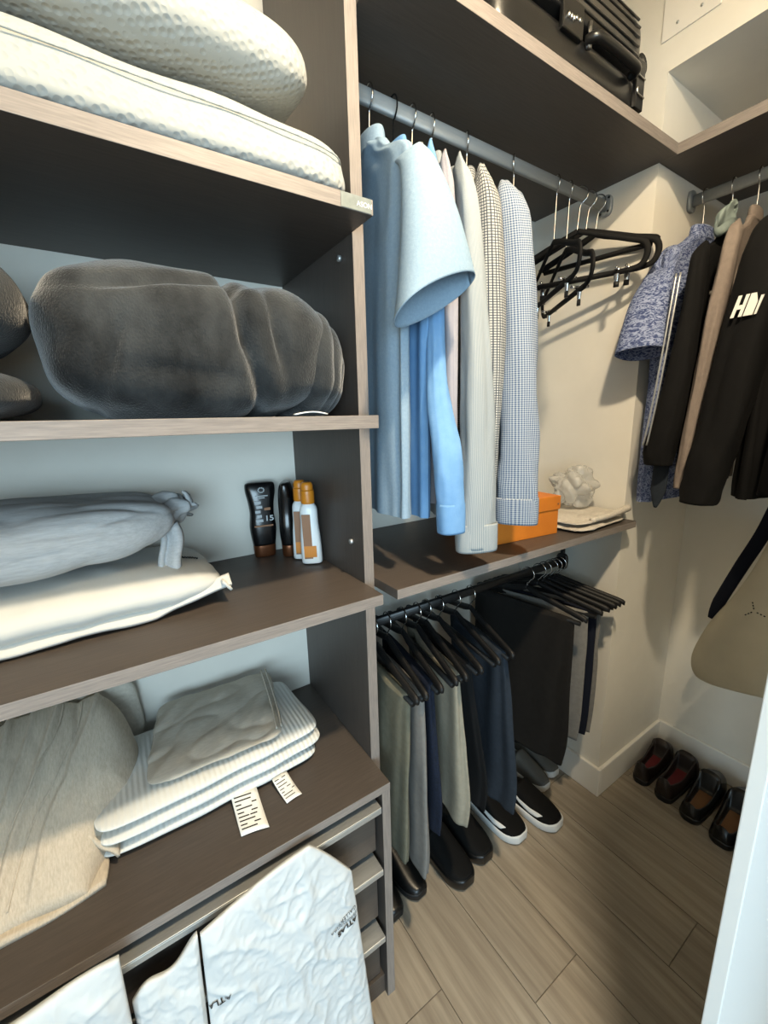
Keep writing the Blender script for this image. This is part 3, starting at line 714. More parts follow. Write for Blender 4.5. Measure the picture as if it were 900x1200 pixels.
# ------------------------------------------------------------------ plush blankets
def groove(d, w): return math.exp(-(d/w)**2)
def pl_disp(p, n):
    k = .016*fnoise(p, 6, 2) + .006*fnoise(p, 15, 5)
    k -= .022*groove(p.x-.045+.25*(p.z-.02)-.10*abs(p.z)*(p.z>0), .013)*max(0, -n.y+.35)     # sweeping crease down the front
    k -= .006*groove(p.z+.055+.10*p.x, .016)*groove(p.x+.04, .09)                            # tuck near the base
    k -= .016*groove(p.x+.135-.3*p.z, .012)*groove(p.z+.035, .05)
    k -= .014*groove(p.x-.105+.18*p.z, .010)*groove(p.z-.02, .07)
    k -= .016*groove(p.z-.075-.15*(p.x+.1), .010)*groove(p.x+.05, .11)
    return k
bk = empty('plush_blanket', (.16,.88,Z2T), 'rolled charcoal plush blanket filling the shelf', 'blanket', 'charcoal plush blankets')
blob('roll', (.162,.880,Z2T+.114), (.226,.188,.120), M['plush'], bk, nxy=3.8, nz=3.0, N=72, disp=pl_disp, flat=Z2T+.001)
def foldring(x, s): return [((x,.888,Z2T+.0), (0,.16*s,0), (0,0,.01), 2.4)]
for k, (x, ry, rz_) in enumerate(((.380,.178,.104), (.400,.166,.094), (.4125,.145,.080))):
    blob('folded_end', (x-.03,.89,Z2T+rz_+.001), (.045,ry,rz_), M['plush'], bk, nxy=2.6, nz=2.6, N=24, disp=lambda p, n: .005*fnoise(p, 22), flat=Z2T+.001)
sheet('care_tag', lambda u, v: (.275+u*.06, .700-v*.012-.004*math.sin(u*3), Z2T+.0035+.004*math.sin(u*3.1)), 8, 2, M['paper'], bk)
b2 = empty('plush_blanket', (-.22,.86,Z2T), 'second charcoal plush blanket folded beside the rolled one', 'blanket', 'charcoal plush blankets')
blob('lower_fold', (-.276,.87,Z2T+.040), (.20,.185,.040), M['plush'], b2, nxy=3, nz=2.6, N=28, disp=lambda p, n: .006*fnoise(p, 16), flat=Z2T+.001)
blob('upper_fold', (-.256,.86,Z2T+.165), (.185,.18,.088), M['plush'], b2, nxy=2.8, nz=2.3, N=32, disp=lambda p, n: .008*fnoise(p, 14), flat=Z2T+.079)

# ------------------------------------------------------------------ pillows on the middle shelf
wp = empty('pillow', (-.1,.93,Z3T), 'white cotton pillow with a piped edge under the grey linen pillow', 'pillow')
def wd(p, n):
    edge = max(abs(p.x)/.30, abs(p.y)/.15)
    return .003*fnoise(p, 22) - .0035*ridged((p.x*28, p.y*5, p.z*8), .7)*max(0, edge-.35)
blob('cover', (-.145,.952,Z3T+.047), (.302,.152,.048), M['whitecotton'], wp, nxy=7, nz=2.1, N=52, disp=wd, flat=Z3T+.001, rz=math.radians(3))
def piping(u):
    x = -.44+u*.60; return Vector((x, .805+.028*u+.004*math.sin(u*30), Z3T+.012+.006*math.sin(u*17)+.012*max(0,u-.8)*5))
def flang(u, v):
    x = -.45+u*.622
    y = .812+.034*u+.004*noise.noise(Vector((u*9,0,1)))-.020*v
    lift = .030*max(0, (u-.78)/.22)
    return (x, y, Z3T+.026+lift-.017*v+.0018*noise.noise(Vector((u*14,v,3)))+.0015*math.sin(u*23))
sheet('flange', flang, 90, 5, M['whitecotton'], wp, .008)
sheet('flange', lambda u, v: (.155+.014*v, .818+u*.26, Z3T+.048-.018*v-.022*u+.003*math.sin(u*24)), 30, 4, M['whitecotton'], wp, .005)
tube('stitched_script', [(.092+.040*q/30, .945+.006*math.sin(q*1.7), Z3T+.0490+.048*(1-((.237+.040*q/30)/.302)**2.1)**(1/2.1)) for q in range(31)], .0012, M['ink'], wp, 6, smooth_pts=False)
gp = empty('pillow', (-.12,.95,Z3T+.1), 'grey linen pillow with a knotted end lying on the white pillow', 'pillow')
def gd(p, n):
    kx = max(0, (p.x+.02)/.28)
    return .006*fnoise(p, 9, 3) - .006*ridged((p.x*6, p.y*14, p.z*20), 2.2) - .005*kx*ridged((p.x*4, p.y*26, p.z*26), .4)
def gshape(u, p):
    # tapers towards the knot, tilts down to the left
    k = 1-.10*max(0, u.x-.55)/.45
    return (p.x, p.y*k, p.z*k + .018*u.x*abs(u.x))
blob('cover', (-.200,.944,Z3T+.160), (.290,.146,.066), M['greylinen'], gp, nxy=6, nz=2.8, N=56, disp=gd, shape=gshape, rz=math.radians(6))
blob('knot', (.098,.985,Z3T+.182), (.040,.060,.034), M['greylinen'], gp, nxy=2.2, nz=2.2, N=22, disp=lambda p, n: .012*fnoise(p, 38)-.012*ridged((p.x*20, p.y*30, p.z*30), 1))
sheet('knot_tail', lambda u, v: (.062+.034*u+.006*math.sin(v*5), .905-.022*v+.010*math.sin(u*6), Z3T+.165-.085*v-.006*math.sin(u*3)), 10, 12, M['greylinen'], gp, .008)
sheet('knot_tail', lambda u, v: (.118+.022*v+.010*math.sin(u*7), .95+.09*u, Z3T+.215-.035*v-.04*u+.006*math.sin(v*8)), 12, 8, M['greylinen'], gp, .006)

# ------------------------------------------------------------------ bottles
def flat_bottle(x, y, rot, label, lean=0.0):
    b = empty('lotion_bottle', (x, y, Z3T), label, 'bottle', 'sunscreen bottles in the shelf corner')
    ex = Vector((math.cos(rot), math.sin(rot), 0)); ey = Vector((-math.sin(rot), math.cos(rot), 0)); Z = Vector((lean*.3, 0, 1)); B = Vector((x, y, Z3T+.0005))
    def R(z, a, c, e=2.6): return (B+Z*z, ex*a*1.22, ey*c*1.15, e)
    loft('cap', [R(0,.021,.014), R(.004,.023,.016), R(.030,.024,.017), R(.032,.022,.016)], M['bronze'], b, seg=32, sub=3)
    bd = loft('bottle', [R(.0325,.024,.017), R(.06,.027,.019), R(.085,.028,.019), R(.115,.0255,.018), R(.145,.027,.018), R(.175,.031,.016), R(.193,.031,.012), R(.199,.027,.008), R(.201,.016,.004)], M['blackplastic'], b, seg=36, sub=4)
    def pl(u, v, off=.0205): return B + Z*v + ex*u*1.22 - ey*off*1.13
    return b, pl
b, pl = flat_bottle(.322, 1.090, -.15, 'black lotion bottle with silver print and number on the front')
def dec(name, u0, u1, v0, v1, m, b, pl, off=.0215):
    V = [pl(u0,v0,off), pl(u1,v0,off), pl(u1,v1,off), pl(u0,v1,off)]; V += [pl(u0,v0,off-.002), pl(u1,v0,off-.002), pl(u1,v1,off-.002), pl(u0,v1,off-.002)]
    return mesh_obj(name, V, [(0,1,2,3),(4,7,6,5),(0,4,5,1),(1,5,6,2),(2,6,7,3),(3,7,4,0)], m, b, smooth=False)
text_on('lettering', '15', .020, lambda u, v: pl(.002+u, .100+v, .0212), M['silverink'], b, .0004)
for k in range(5): dec('print_line', -.016+.003*(k%2), -.001-.002*(k%3), .098+.012*k, .105+.012*k, M['silverink'], b, pl, .0212)
dec('print_line', -.020, .019, .085, .089, M['tanink'], b, pl); dec('print_line', .003, .016, .128, .135, M['tanink'], b, pl, .0208)
for k in range(10):
    a = k*math.pi/5
    dec('emblem', .006*math.cos(a)-.0012, .006*math.cos(a)+.0012, .180+.006*math.sin(a), .183+.006*math.sin(a), M['silverink'], b, pl, .0185)
dec('print_line', -.013, .013, .165, .1675, M['silverink'], b, pl, .020); dec('print_line', -.006, .006, .160, .1625, M['silverink'], b, pl, .020)
b, pl = flat_bottle(.380, 1.058, 1.1, 'black lotion bottle turned sideways with small barcode')
dec('barcode', -.010, .010, .052, .062, M['silverink'], b, pl)
def spray(x, y, rot, label, lean):
    b = empty('spray_bottle', (x, y, Z3T), label, 'bottle', 'sunscreen bottles in the shelf corner')
    ex = Vector((math.cos(rot), math.sin(rot), 0)); ey = Vector((-math.sin(rot), math.cos(rot), 0)); Z = Vector((lean, 0, 1)); B = Vector((x, y, Z3T+.0045))
    def R(z, a, c, e=2.6): return (B+Z*z, ex*a*1.15, ey*c*1.15, e)
    loft('bottle', [R(0,.020,.015,3), R(.004,.0225,.017,3), R(.06,.0215,.017,3), R(.10,.019,.016,2.8), R(.135,.0185,.015,2.6), R(.148,.014,.012,2.3), R(.150,.012,.011,2)], M['whiteplastic'], b, seg=32, sub=4)
    loft('spray_cap', [R(.1505,.0135,.0135,2), R(.155,.0145,.0145,2), R(.182,.0145,.0145,2), R(.184,.013,.013,2), R(.196,.013,.0125,2.2), R(.203,.010,.010,2.2)], M['orangeplastic'], b, seg=28, sub=3)
    def pl(u, v, off=.0175): return B + Z*v + ex*u*1.1 - ey*off*1.15
    dec('label_panel', -.015, .004, .012, .125, M['tanink'], b, pl, .0178); dec('label_panel', -.015, .013, .016, .045, M['orangeplastic'], b, pl, .0182)
    return b
spray(.398, 1.004, -.5, 'orange-capped white spray bottle behind its twin', .0)
spray(.401, .955, -.5, 'orange-capped white spray bottle at the front of the row', -.02)

# ------------------------------------------------------------------ linens on the cabinet top
def ribs(amp, fr): return lambda p, n: amp*math.sin(p.x*fr)*(.4+.6*min(1, abs(n.y)+abs(n.z)*.6)) + .003*fnoise(p, 9)
wbk = empty('folded_blanket', (.11,.95,Z4T), 'white ribbed cotton blanket folded in layers with care tags', 'blanket')
blob('layer', (.105,.942,Z4T+.017), (.226,.126,.017), M['ribwhite'], wbk, nxy=9, nz=2.4, N=64, disp=lambda p, n: .0035*fnoise(p, 12), flat=Z4T+.0008, rz=.03)
blob('layer', (.112,.940,Z4T+.049), (.232,.128,.017), M['ribwhite'], wbk, nxy=9, nz=2.4, N=64, disp=lambda p, n: .0035*fnoise(p, 12), rz=.05)
blob('layer', (.108,.941,Z4T+.080), (.230,.126,.016), M['ribwhite'], wbk, nxy=9, nz=2.4, N=64, disp=lambda p, n: .0035*fnoise(p, 12), rz=.06)
def tagsheet(c, ux, uy, name, rows):
    c = Vector(c); ux = Vector(ux); uy = Vector(uy)
    def fn(u, v, d=0.0): return c+ux*u+uy*v+Vector((0,0,.004+.012*(1-v)**2+.002*math.sin(u*3)+d))
    t = sheet(name, fn, 6, 8, M['paper'], wbk, .0006)
    for k in range(rows):
        v0 = .10+.84*k/rows
        r = random.uniform(.55, .9)
        V = [fn(.08,v0,.0012), fn(.08+r,v0,.0012), fn(.08+r,v0+.030,.0012), fn(.08,v0+.030,.0012)]
        mesh_obj('print_line', V, [(0,1,2,3)], M['ink'] if k % 3 == 0 else M['foamgrey'], t, smooth=False)
tagsheet((.122,.828,Z4T), (.053,-.012,0), (-.004,-.098,0), 'care_tag', 9)
tagsheet((.210,.815,Z4T), (.036,.004,0), (.010,-.066,0), 'care_tag', 7)
lf = empty('folded_linen', (.14,.95,Z4T+.096), 'oat linen pillowcase folded flat on top of the white ribbed blanket', 'linen')
def lshape(u, p):
    return (p.x+.02*u.y, p.y, p.z+.012*(u.y+1)*.5)
blob('fold', (.135,.955,Z4T+.112), (.142,.128,.013), M['linen2'], lf, nxy=9, nz=2.4, N=56, shape=lshape, disp=lambda p, n: .004*fnoise((p.x*10+p.y*10, p.x*26-p.y*26, 0), 1)-.004*ridged((p.x*9+p.y*4, p.x*5-p.y*16, 0), 3), rz=-.04)
tube('hem_seam', [(.238,.838,Z4T+.1225),(.250,.90,Z4T+.127),(.262,.98,Z4T+.133),(.272,1.06,Z4T+.139)], .0022, M['linen2'], lf, 6)
tube('hem_seam', [(.250,.840,Z4T+.1215),(.262,.90,Z4T+.126),(.274,.98,Z4T+.132),(.284,1.06,Z4T+.138)], .0022, M['linen2'], lf, 6)
# beige sheet pile on the left
sh = empty('folded_sheet', (-.25,.93,Z4T), 'large beige linen sheet heaped at the end of the cabinet top', 'linen')
def sheetfn(u, v, layer=0):
    # u along x from the left to the right edge, v from the front to the back
    x = -.56 + u*(.455+.075*min(1, v*2.2)) - .030*(1-v)*u + .010*math.sin(v*7+u*3)
    y = .738 + v*.322 + .045*u*(1-v) + .008*math.sin(u*11)
    h = .02 + .195*(1-(1-v)**1.7)
    side = min(1, (1-u)/.13)
    h = h*(.16+.84*math.sqrt(max(0, 1-(1-side)**2)))
    z = Z4T+.006 + h
    z += .010*noise.noise(Vector((x*9, y*4, layer))) - .008*ridged((x*13+.9*y, y*2.2, layer*3), 1.1)*(.3+v) - .004*ridged((x*30+2*y, y*7, layer*3), 3.1)
    for c0, wd0, am in ((.60,.012,.010), (.68,.008,.007), (.76,.014,.012), (.88,.012,.008), (.35,.02,.008), (.16,.016,.007)):
        z += am*math.exp(-((u+.10*(1-v)-c0-.02*math.sin(v*5+c0*9))/wd0)**2)*min(1, (1-u)*12)*min(1, v*9+.2)
    return Vector((x, y, max(Z4T+.004, z)))
def pile_mesh(name, fn, nu, nv, m, parent, zb):
    V = []; F = []; UV = []
    for j in range(nv+1):
        for i in range(nu+1):
            V.append(fn(i/nu, j/nv)); UV.append((i/nu*.5, j/nv*.4))
    top = len(V)
    per = [i for i in range(nu+1)] + [j*(nu+1)+nu for j in range(1, nv+1)] + [nv*(nu+1)+i for i in range(nu-1, -1, -1)] + [j*(nu+1) for j in range(nv-1, 0, -1)]
    for j in range(nv):
        for i in range(nu):
            a = j*(nu+1)+i; F.append((a, a+1, a+nu+2, a+nu+1))
    for q in per: V.append((V[q][0], V[q][1], zb)); UV.append(UV[q])
    n = len(per)
    for k in range(n): F.append((per[k], per[(k+1)%n], top+(k+1)%n, top+k))
    F.append(tuple(top+k for k in range(n)))
    return mesh_obj(name, V, F, m, parent, uvs=UV)
pile_mesh('heap', sheetfn, 150, 80, M['beigelinen'], sh, Z4T+.0005)
pile_mesh('under_layer', lambda u, v: Vector((-.56+u*.452+.006*math.sin(v*9), .727+v*.30+.050*u*(1-v)+.004*math.sin(u*13), Z4T+.010+.002*math.sin(u*20+v*6))), 60, 30, M['beigelinen'], sh, Z4T+.0004)
def corner_fold(u, v):
    return Vector((-.135+.050*u+.01*v, .835+.10*v-.03*u*(1-v), Z4T+.075+.03*v-.055*u*(1-v*.4)+.004*math.sin(u*9)))
sheet('corner_fold', corner_fold, 14, 14, M['beigelinen'], sh, .006)
for k, xo in enumerate((.0, .030)):
    tube('hem_seam', [tuple(Vector(sheetfn(.66+xo*2.2+.10*t, .04+.93*t))+Vector((0,-.0005,.001))) for t in [q/24 for q in range(25)]], .0020, M['beigelinen'], sh, 6)
bp = blob('cushion', (-.088,1.0965,Z4T+.116), (.075,.019,.116), M['linen2'], None, nxy=2.6, nz=2.6, N=26, disp=lambda p, n: .006*fnoise(p, 16), flat=Z4T+.001)
tag(bp, 'small oat cushion propped against the back wall behind the beige sheet', 'cushion')

# ------------------------------------------------------------------ wrapped pictures leaning on the drawers
def crumple(x, z, o):
    q = (x*9+o, z*9, o*2)
    r1 = 1-abs(noise.noise(Vector((x*11+o+3*z, z*9, o)))); r2 = 1-abs(noise.noise(Vector((x*26+o*3, z*24-6*x, o+2.5)))); r3 = 1-abs(noise.noise(Vector((x*60+o*3, z*52, o+7))))
    return .008*noise.noise(Vector((x*6+o, z*6, o*2))) - .0045*max(0, r1-.76)/.24 - .0030*max(0, r2-.74)/.26 - .0013*max(0, r3-.6)/.4
def wrapped(label, outline, ytop, ybot, o, name='wrapped_picture', thick=.012, lettering=False):
    """outline(u)-> left x, right x at height fraction v; slab with a crumpled skin"""
    r = empty(name, (outline(0)[0], ybot, 0), label, 'wrapped picture', 'pictures wrapped in white bags against the drawers')
    nu, nv = 110, 180
    def fr(u, v, off=0.0):
        xl, xr, zt0 = outline(v)
        x = xl+(xr-xl)*u
        z = v*topz(u)
        y = ybot+(ytop-ybot)*v
        edge = min(1, min(u, 1-u)*14)*min(1, (1-v)*14)
        return Vector((x, y - thick*.5*math.sqrt(edge) + crumple(x, z, o)*(.35+.65*edge) - off, z+.0008))
    topz = outline.top
    V = []; F = []; UV = []
    for j in range(nv+1):
        for i in range(nu+1): V.append(fr(i/nu, j/nv)); UV.append((i/nu, j/nv))
    nb = len(V)
    for j in range(nv+1):
        for i in range(nu+1):
            f = fr(i/nu, j/nv); y = ybot+(ytop-ybot)*j/nv
            V.append(Vector((f.x, y+thick*.5, f.z))); UV.append((i/nu, j/nv))
    for j in range(nv):
        for i in range(nu):
            a = j*(nu+1)+i; F.append((a, a+1, a+nu+2, a+nu+1)); F.append((nb+a, nb+a+nu+1, nb+a+nu+2, nb+a+1))
    per = [i for i in range(nu+1)] + [j*(nu+1)+nu for j in range(1, nv+1)] + [nv*(nu+1)+i for i in range(nu-1, -1, -1)] + [j*(nu+1) for j in range(nv-1, 0, -1)]
    for k in range(len(per)): F.append((per[k], per[(k+1)%len(per)], nb+per[(k+1)%len(per)], nb+per[k]))
    mesh_obj('wrapping', V, F, M['tyvek'], r, uvs=UV)
    return r, fr
class OL:
    def __init__(s, xl0, xl1, xr0, xr1, top): s.a = (xl0, xl1, xr0, xr1); s.top = top
    def __call__(s, v): a = s.a; return (a[0]+(a[1]-a[0])*v, a[2]+(a[3]-a[2])*v, 0)
def top1(u):
    if u < .70: return .596+.045*math.sin(u/.70*1.5)
    return .641 - .125*((u-.70)/.30)**1.15
pa, fra = wrapped('white bag with upside-down gallery lettering covering a leaning picture', OL(.004,.020,.345,.312, top1), .640, .622, 1.0)
def place_txt(x0, z0, ang):
    ca, sa = math.cos(ang), math.sin(ang)
    def f(u, v):
        x = x0 + ca*u - sa*v; z = z0 + sa*u + ca*v
        # find u,v on the bag
        vv = .5
        for _ in range(6):
            xl, xr, _q = pa_out(vv); uu = min(1, max(0, (x-xl)/(xr-xl))); vv = min(1, max(0, z/top1(uu)))
        p = fra(uu, vv, .0022); return p
    return f
pa_out = OL(.004,.020,.345,.312, top1)
A = math.radians(180+8)
def subdiv_text(name, body, size, x0, z0, off, m, parent):
    V, F = text_mesh(body, size, off); pl = place_txt(x0, z0, A)
    return mesh_obj(name, [pl(v.x, v.y) for v in V], F, m, parent, smooth=False)
subdiv_text('lettering', 'ATLAS', .0165, .312, .408, .0006, M['ink'], pa)
subdiv_text('lettering', 'PHOTOGRA', .0115, .312, .424, 0, M['ink'], pa)
subdiv_text('lettering', 'GALLERY', .0115, .312, .437, 0, M['ink'], pa)
subdiv_text('lettering', 'ATLAS', .0165, .052, .452, .0004, M['ink'], pa)
def top2(u): return .662 + .006*math.sin(u*9)
wrapped('plain white bag at the cabinet end covering a leaning picture', OL(-.40,-.40,-.092,-.090, top2), .628, .600, 4.0)
def top3(u): return .540+.045*u+.010*math.sin(u*8)
wrapped('crumpled white bag squeezed between the two taller wrapped pictures', OL(-.088,-.088,.001,.016, top3), .646, .632, 7.0)

# ------------------------------------------------------------------ things on the middle hanging shelf
ob = empty('gift_box', (.957,.84,Z5T), 'orange cardboard box with a lift-off lid under the hanging cuffs', 'box')
def rbox(name, cx, cy, rz, hx, hy, z0, z1, m, parent, bevel=.0012):
    V = []
    for z in (z0, z1):
        for sx, sy in ((-1,-1),(1,-1),(1,1),(-1,1)):
            V.append((cx+sx*hx*math.cos(rz)-sy*hy*math.sin(rz), cy+sx*hx*math.sin(rz)+sy*hy*math.cos(rz), z))
    o = mesh_obj(name, V, [(0,3,2,1),(4,5,6,7),(0,1,5,4),(1,2,6,5),(2,3,7,6),(3,0,4,7)], m, parent, smooth=False)
    md = o.modifiers.new('bevel', 'BEVEL'); md.width = bevel; md.segments = 2; return o
rbox('tray', .966,.835,-.10, .134,.094, Z5T+.0005, Z5T+.074, M['orangebox'], ob)
rbox('lid', .966,.835,-.10, .1375,.0975, Z5T+.0745, Z5T+.115, M['orangebox'], ob)
tube('thumb_dot', [(1.082,.7248,Z5T+.092),(1.082,.7232,Z5T+.092)], .003, M['tanink'], ob, 10)
fc = empty('folded_canvas', (1.25,.77,Z5T), 'ecru canvas cloth folded flat at the end of the middle shelf', 'cloth')
def cdisp(p, n): return .003*fnoise(p, 24)-.004*ridged((p.x*14, p.y*22, p.z*10), 1.4)
blob('fold', (1.260,.770,Z5T+.010), (.146,.098,.010), M['canvas'], fc, nxy=6, nz=2.5, N=40, disp=cdisp, flat=Z5T+.0006, rz=.06)
blob('fold', (1.262,.780,Z5T+.026), (.142,.092,.009), M['canvas'], fc, nxy=6, nz=2.5, N=40, disp=cdisp, rz=.10)
tube('rolled_edge', [(1.20,.688,Z5T+.030),(1.28,.680,Z5T+.034),(1.36,.682,Z5T+.040),(1.404,.686,Z5T+.042)], [.008,.009,.011,.012], M['canvas'], fc, 12)
cbag = empty('plastic_bag', (1.32,.835,Z5T+.037), 'crumpled clear plastic bag against the end wall above the folded canvas', 'bag')
blob('film', (1.325,.835,Z5T+.105), (.080,.075,.080), M['film'], cbag, nxy=2.4, nz=1.7, N=36, disp=lambda p, n: .022*fnoise(p, 20)-.022*ridged((p.x*17, p.y*17, p.z*15), 2)+.006*fnoise(p, 60), flat=Z5T+.037)
wc = blob('cotton_cloth', (1.165,1.035,Z5T+.060), (.055,.05,.060), M['whitecotton'], None, nxy=2.4, nz=2.2, N=22, disp=lambda p, n: .010*fnoise(p, 24), flat=Z5T+.001)
tag(wc, 'small bunched white cloth behind the orange box', 'cloth')

# ------------------------------------------------------------------ suitcases on the top shelf
def suitcase(name, x0, x1, y0, y1, hh, label, group):
    r = empty(name, ((x0+x1)/2, (y0+y1)/2, Z6T), label, 'suitcase', group)
    cx, cy = (x0+x1)/2, (y0+y1)/2; hx, hy = (x1-x0)/2, (y1-y0)/2; zb = Z6T+.012
    blob('lower_shell', (cx,cy,zb+hh*.24), (hx,hy,hh*.24), M['suit'], r, nxy=9, nz=4, N=28)
    up = blob('upper_shell', (cx,cy,zb+hh*.505+hh*.245), (hx,hy,hh*.25), M['suitrib'], r, nxy=9, nz=4, N=28)
    # zip seam frame
    blob('seam', (cx,cy,zb+hh*.49), (hx*1.004,hy*1.006,.010), M['rubber'], r, nxy=9, nz=3, N=18)
    # horizontal ribs along the sides of the upper shell
    for k in range(5):
        z = zb+hh*(.58+.078*k)
        ins = .0 if k < 4 else .004
        P = [(x0+.055, y0+ins-.0006, z), (cx, y0+ins-.0006, z), (x1-.055, y0+ins-.0006, z)]
        tube('rib', P, .0028, M['suit'], up, 8)
    for (wx, wz, s) in ((x1, .72, 1), (x1, .10, 1)):
        for wy in (y0+.045, y1-.06):
            a = Vector((wx-.004, wy, zb+hh*wz)); wh = tube('wheel_mount', [a, a+Vector((.036,0,0))], [.020,.014], M['rubber'], r, 12)
            tube('wheel', [a+Vector((0.036,-.012,0)), a+Vector((0.036,.012,0))], .024, M['rubber'], wh, 20)
            tube('wheel_hub', [a+Vector((0.036,-.0135,0)), a+Vector((0.036,.0135,0))], .012, M['suitrib'], wh, 14)
    # lock, handle, latch on the front
    f_ = (x1-x0)/.58; lx = x0+.20*f_
    lk = box('combination_lock', lx, lx+.075*f_, y0-.010, y0+.002, zb+hh*.30, zb+hh*.56, M['suit'], r, bevel=.003)
    for k in range(3):
        tube('dial', [(lx+(.012+.009*k)*f_, y0-.0105, zb+hh*.40), (lx+(.018+.009*k)*f_, y0-.0105, zb+hh*.40)], .006, M['chrome'], lk, 10)
    for k in range(2):
        tube('key_slot', [(lx+(.047+.012*k)*f_, y0-.0125, zb+hh*.43), (lx+(.047+.012*k)*f_, y0-.009, zb+hh*.43)], .0045, M['chrome'], lk, 10)
    hx0 = lx+.10*f_
    hd = tube('carry_handle', [(hx0, y0-.002, zb+hh*.36), (hx0+.008*f_, y0-.022, zb+hh*.36), (hx0+.05*f_, y0-.026, zb+hh*.36), (hx0+.14*f_, y0-.026, zb+hh*.36), (hx0+.185*f_, y0-.022, zb+hh*.36), (hx0+.193*f_, y0-.002, zb+hh*.36)], .011, M['suit'], r, 12)
    tube('handle_pin', [(hx0+.004, y0-.006, zb+hh*.30), (hx0+.004, y0-.006, zb+hh*.50)], .006, M['chrome'], r, 10)
    lt = box('latch', hx0+.215*f_, hx0+.255*f_, y0-.008, y0+.002, zb+hh*.12, zb+hh*.55, M['suit'], r, bevel=.002)
    for k in range(2):
        zz = zb+hh*(.24+.16*k)
        tube('latch_bar', [(hx0+.218*f_, y0-.0095, zz+.012), (hx0+.222*f_, y0-.0095, zz), (hx0+.252*f_, y0-.0095, zz-.002)], .0025, M['chrome'], lt, 8)
    for fx in (x0+.07, x1-.06):
        for fy in (y0+.05, y1-.05):
            tube('foot', [(fx, fy, Z6T+.0005), (fx, fy, zb+.006)], .014, M['rubber'], r, 12)
    return r
suitcase('suitcase', .735, 1.300, .695, 1.075, .245, 'black ribbed hard-shell suitcase with wheels towards the end wall', 'suitcases on the top shelf')
suitcase('suitcase', XP+T+.004, .680, .700, 1.07, .200, 'black suitcase beside the ribbed one with a chrome clasp', 'suitcases on the top shelf')

# ------------------------------------------------------------------ shoes
def shoe(label, heel, toe, style, group, mu, msole, wid=.048, hgt=.095, sole=.022, name='shoe', collar=.075, open_=.42, mulining=None):
    hl = Vector((heel[0], heel[1], 0)); tv = Vector((toe[0], toe[1], 0)); d = tv-hl; L = d.length; d.normalize(); s = Vector((-d.y, d.x, 0)); Z = Vector((0,0,1))
    r = empty(name, (hl.x, hl.y, 0), label, 'shoe', group)
    def wd(t):   # half width along the length
        return wid*(.72+.28*math.sin(min(1, t/.7)*math.pi/2)) * (1 if t < .72 else math.sqrt(max(0, 1-((t-.72)/.30)**2.4))) * (1 if t > .08 else math.sqrt(max(.02, 1-((.08-t)/.085)**2)))
    nt = 28
    # sole
    V = []; F = []
    out = []
    for i in range(nt+1):
        t = .5-.5*math.cos(math.pi*i/nt); out.append((t, wd(t)))
    ring = [(t, w_) for t, w_ in out] + [(t, -w_) for t, w_ in reversed(out[1:-1])]
    levels = ((.0005, .93), (.004, 1.0), (sole*.8, 1.04), (sole, 1.0))
    for z, k in levels:
        for t, w_ in ring: V.append(hl+d*(t*L)+s*(w_*k)+Z*(z+(.012*max(0,(t-.8)/.2)**2 if style != 'slide' else .004*max(0,(t-.8)/.2)**2)))
    m_ = len(ring)
    for j in range(len(levels)-1):
        for k in range(m_): F.append((j*m_+k, j*m_+(k+1)%m_, (j+1)*m_+(k+1)%m_, (j+1)*m_+k))
    F.append(tuple(range(m_-1,-1,-1))); F.append(tuple(range((len(levels)-1)*m_, len(levels)*m_)))
    mesh_obj('sole', V, F, msole, r)
    # upper: arch rows, sunk in the middle where the foot goes in
    na = 24; V = []; F = []; rows = 34; inner = set()
    for i in range(rows+1):
        t = .012+.976*i/rows; w_ = wd(t)*.97
        if style == 'slide':
            hh = .012+.02*min(1,t/.1) if t < .38 else .03+(hgt-.03)*math.sin(min(1,(t-.38)/.16)*math.pi/2)
            if t > .62: hh = max(.03, hgt*(1-.62*((t-.62)/.38)**1.6))
        else:
            hh = collar*(.90+.16*math.cos(2*math.pi*t/open_)) if t < open_ else hgt*(.98-.55*((t-open_)/(1-open_))**.9)
        for k in range(na+1):
            a = math.pi*k/na; ca = math.cos(a); sa = math.sin(a)
            x = math.copysign(abs(ca)**.70, ca)*w_*(1-.10*sa*(t < open_)); z = sole*.9+(hh-sole*.9)*(sa**.68 if sa > 0 else 0)
            op = max(0, 1-abs(t-open_*.55)/(open_*.5))
            if abs(ca) < .70 and op > 0:
                z = sole+.006 + (z-sole-.006)*(1-min(1, op*5)*min(1, (.70-abs(ca))*6))
                if op*5 > .9 and abs(ca) < .5: inner.add((i, k))
            V.append(hl+d*(t*L)+s*x+Z*z)
    for i in range(rows):
        for k in range(na): F.append((i*(na+1)+k, i*(na+1)+k+1, (i+1)*(na+1)+k+1, (i+1)*(na+1)+k))
    F.append(tuple(range(na+1))); F.append(tuple(rows*(na+1)+k for k in range(na, -1, -1)))
    u = mesh_obj('upper', V, F, mu, r, mats=[mulining or M['rubber']])
    for p in u.data.polygons:
        if all(((v//(na+1)), v % (na+1)) in inner for v in p.vertices): p.material_index = 1
    return r, hl, d, s, L
GSH = 'shoes under the trousers'
shoe('black leather shoe under the olive trousers next to the cabinet', (.505,1.05), (.532,.79), 'low', GSH, M['shoeblk'], M['rubber'], wid=.040, hgt=.095)
shoe('black leather shoe under the grey trousers', (.602,1.06), (.625,.795), 'low', GSH, M['shoeblk'], M['rubber'], wid=.042, hgt=.095)
shoe('black chunky suede shoe under the denim jeans', (.760,1.02), (.765,.735), 'low', GSH, M['shoesuede'], M['shoeblk'], wid=.050, hgt=.105, sole=.034)
shoe('black chunky suede shoe under the khaki trousers', (.868,1.03), (.872,.755), 'low', GSH, M['shoesuede'], M['shoeblk'], wid=.050, hgt=.105, sole=.034)
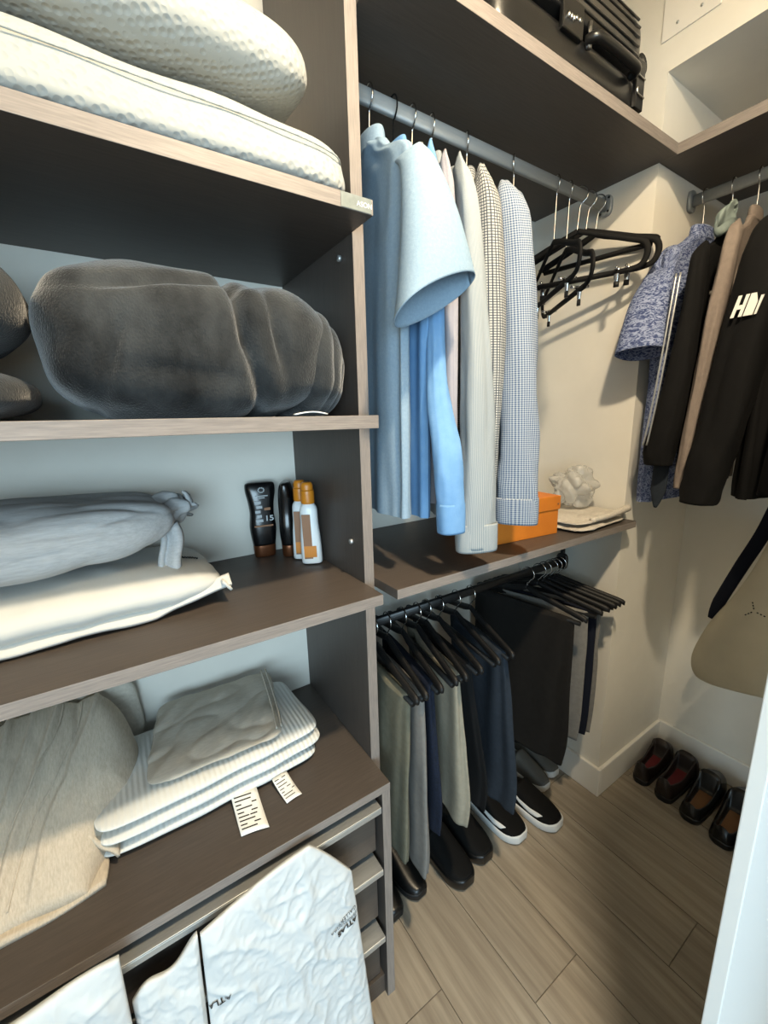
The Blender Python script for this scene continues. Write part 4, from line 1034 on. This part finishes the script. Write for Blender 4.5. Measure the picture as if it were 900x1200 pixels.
def lerp_tab(x, xs, ys):
    for k in range(len(xs)-1):
        if x <= xs[k+1]: return ys[k]+(ys[k+1]-ys[k])*(x-xs[k])/(xs[k+1]-xs[k])
    return ys[-1]
for lab, hl_, te in (('black sneaker with white swoosh and sole below the slate blue trousers', (1.012,1.02), (1.022,.735)), ('black sneaker with white swoosh and sole beside the wide charcoal trousers', (1.140,.985), (1.165,.690))):
    r, hl, d, s, L = shoe(lab, hl_, te, 'low', GSH, M['shoesuede'], M['solewhite'], wid=.052, hgt=.098, sole=.032, name='sneaker')
    # the swoosh wraps the flank that faces the cabinet
    sd = s if s.x < 0 else -s
    def swp(U_, V_):
        xs = (0, .08, .25, .5, 1.0); lo = lerp_tab(U_, xs, (.62,.16,.03,.10,.60)); hi = lerp_tab(U_, xs, (.66,.62,.40,.30,.62))
        v = lo+(hi-lo)*V_; t = .84-.60*U_; a = .10+1.15*v
        w_ = .052*(.72+.28*math.sin(min(1,t/.7)*math.pi/2))*(1 if t < .72 else math.sqrt(max(0,1-((t-.72)/.30)**2.4)))*.97
        hh = .098*(.98-.55*(max(0,t-.42)/.58)**.9)
        x = math.cos(a)**.70*w_; z = .0288+(hh-.0288)*math.sin(a)**.68
        return hl+d*(t*L)+sd*(x+.0022)+Vector((0,0,z+.0015))
    sheet('swoosh', swp, 28, 4, M['solewhite'], r, .0012)
for lab, hl_, te in (('grey suede sneaker behind the black sneakers near the column', (1.262,1.06), (1.268,.815)), ('grey suede sneaker against the wall column', (1.352,1.085), (1.355,.835))):
    shoe(lab, hl_, te, 'low', GSH, M['greyshoe'], M['solewhite'], wid=.040, hgt=.105, sole=.028, name='sneaker')
GF = 'shoes along the far wall'
shoe('dark brown shoe with maroon lining in the corner by the baseboard', (1.600,.632), (1.872,.645), 'low', GF, M['brownshoe'], M['rubber'], wid=.039, hgt=.115, open_=.7, collar=.095, mulining=M['redlining'])
shoe('dark brown shoe with maroon lining beside its mate and a loafer', (1.590,.545), (1.870,.552), 'low', GF, M['brownshoe'], M['rubber'], wid=.042, hgt=.12, open_=.72, collar=.095, mulining=M['redlining'])
shoe('black loafer with brown footbed next to the maroon-lined shoe', (1.575,.452), (1.862,.458), 'low', GF, M['shoeblk'], M['shoeblk'], wid=.044, hgt=.125, collar=.075, sole=.022, name='loafer', mulining=M['insole'], open_=.60)
shoe('black loafer with brown footbed next to the half hidden black shoe', (1.560,.352), (1.860,.358), 'low', GF, M['shoeblk'], M['shoeblk'], wid=.047, hgt=.125, collar=.078, sole=.022, name='loafer', mulining=M['insole'], open_=.60)
shoe('single black shoe half hidden by the door edge', (1.49,.248), (1.78,.250), 'low', GF, M['shoeblk'], M['rubber'], wid=.046, hgt=.10)
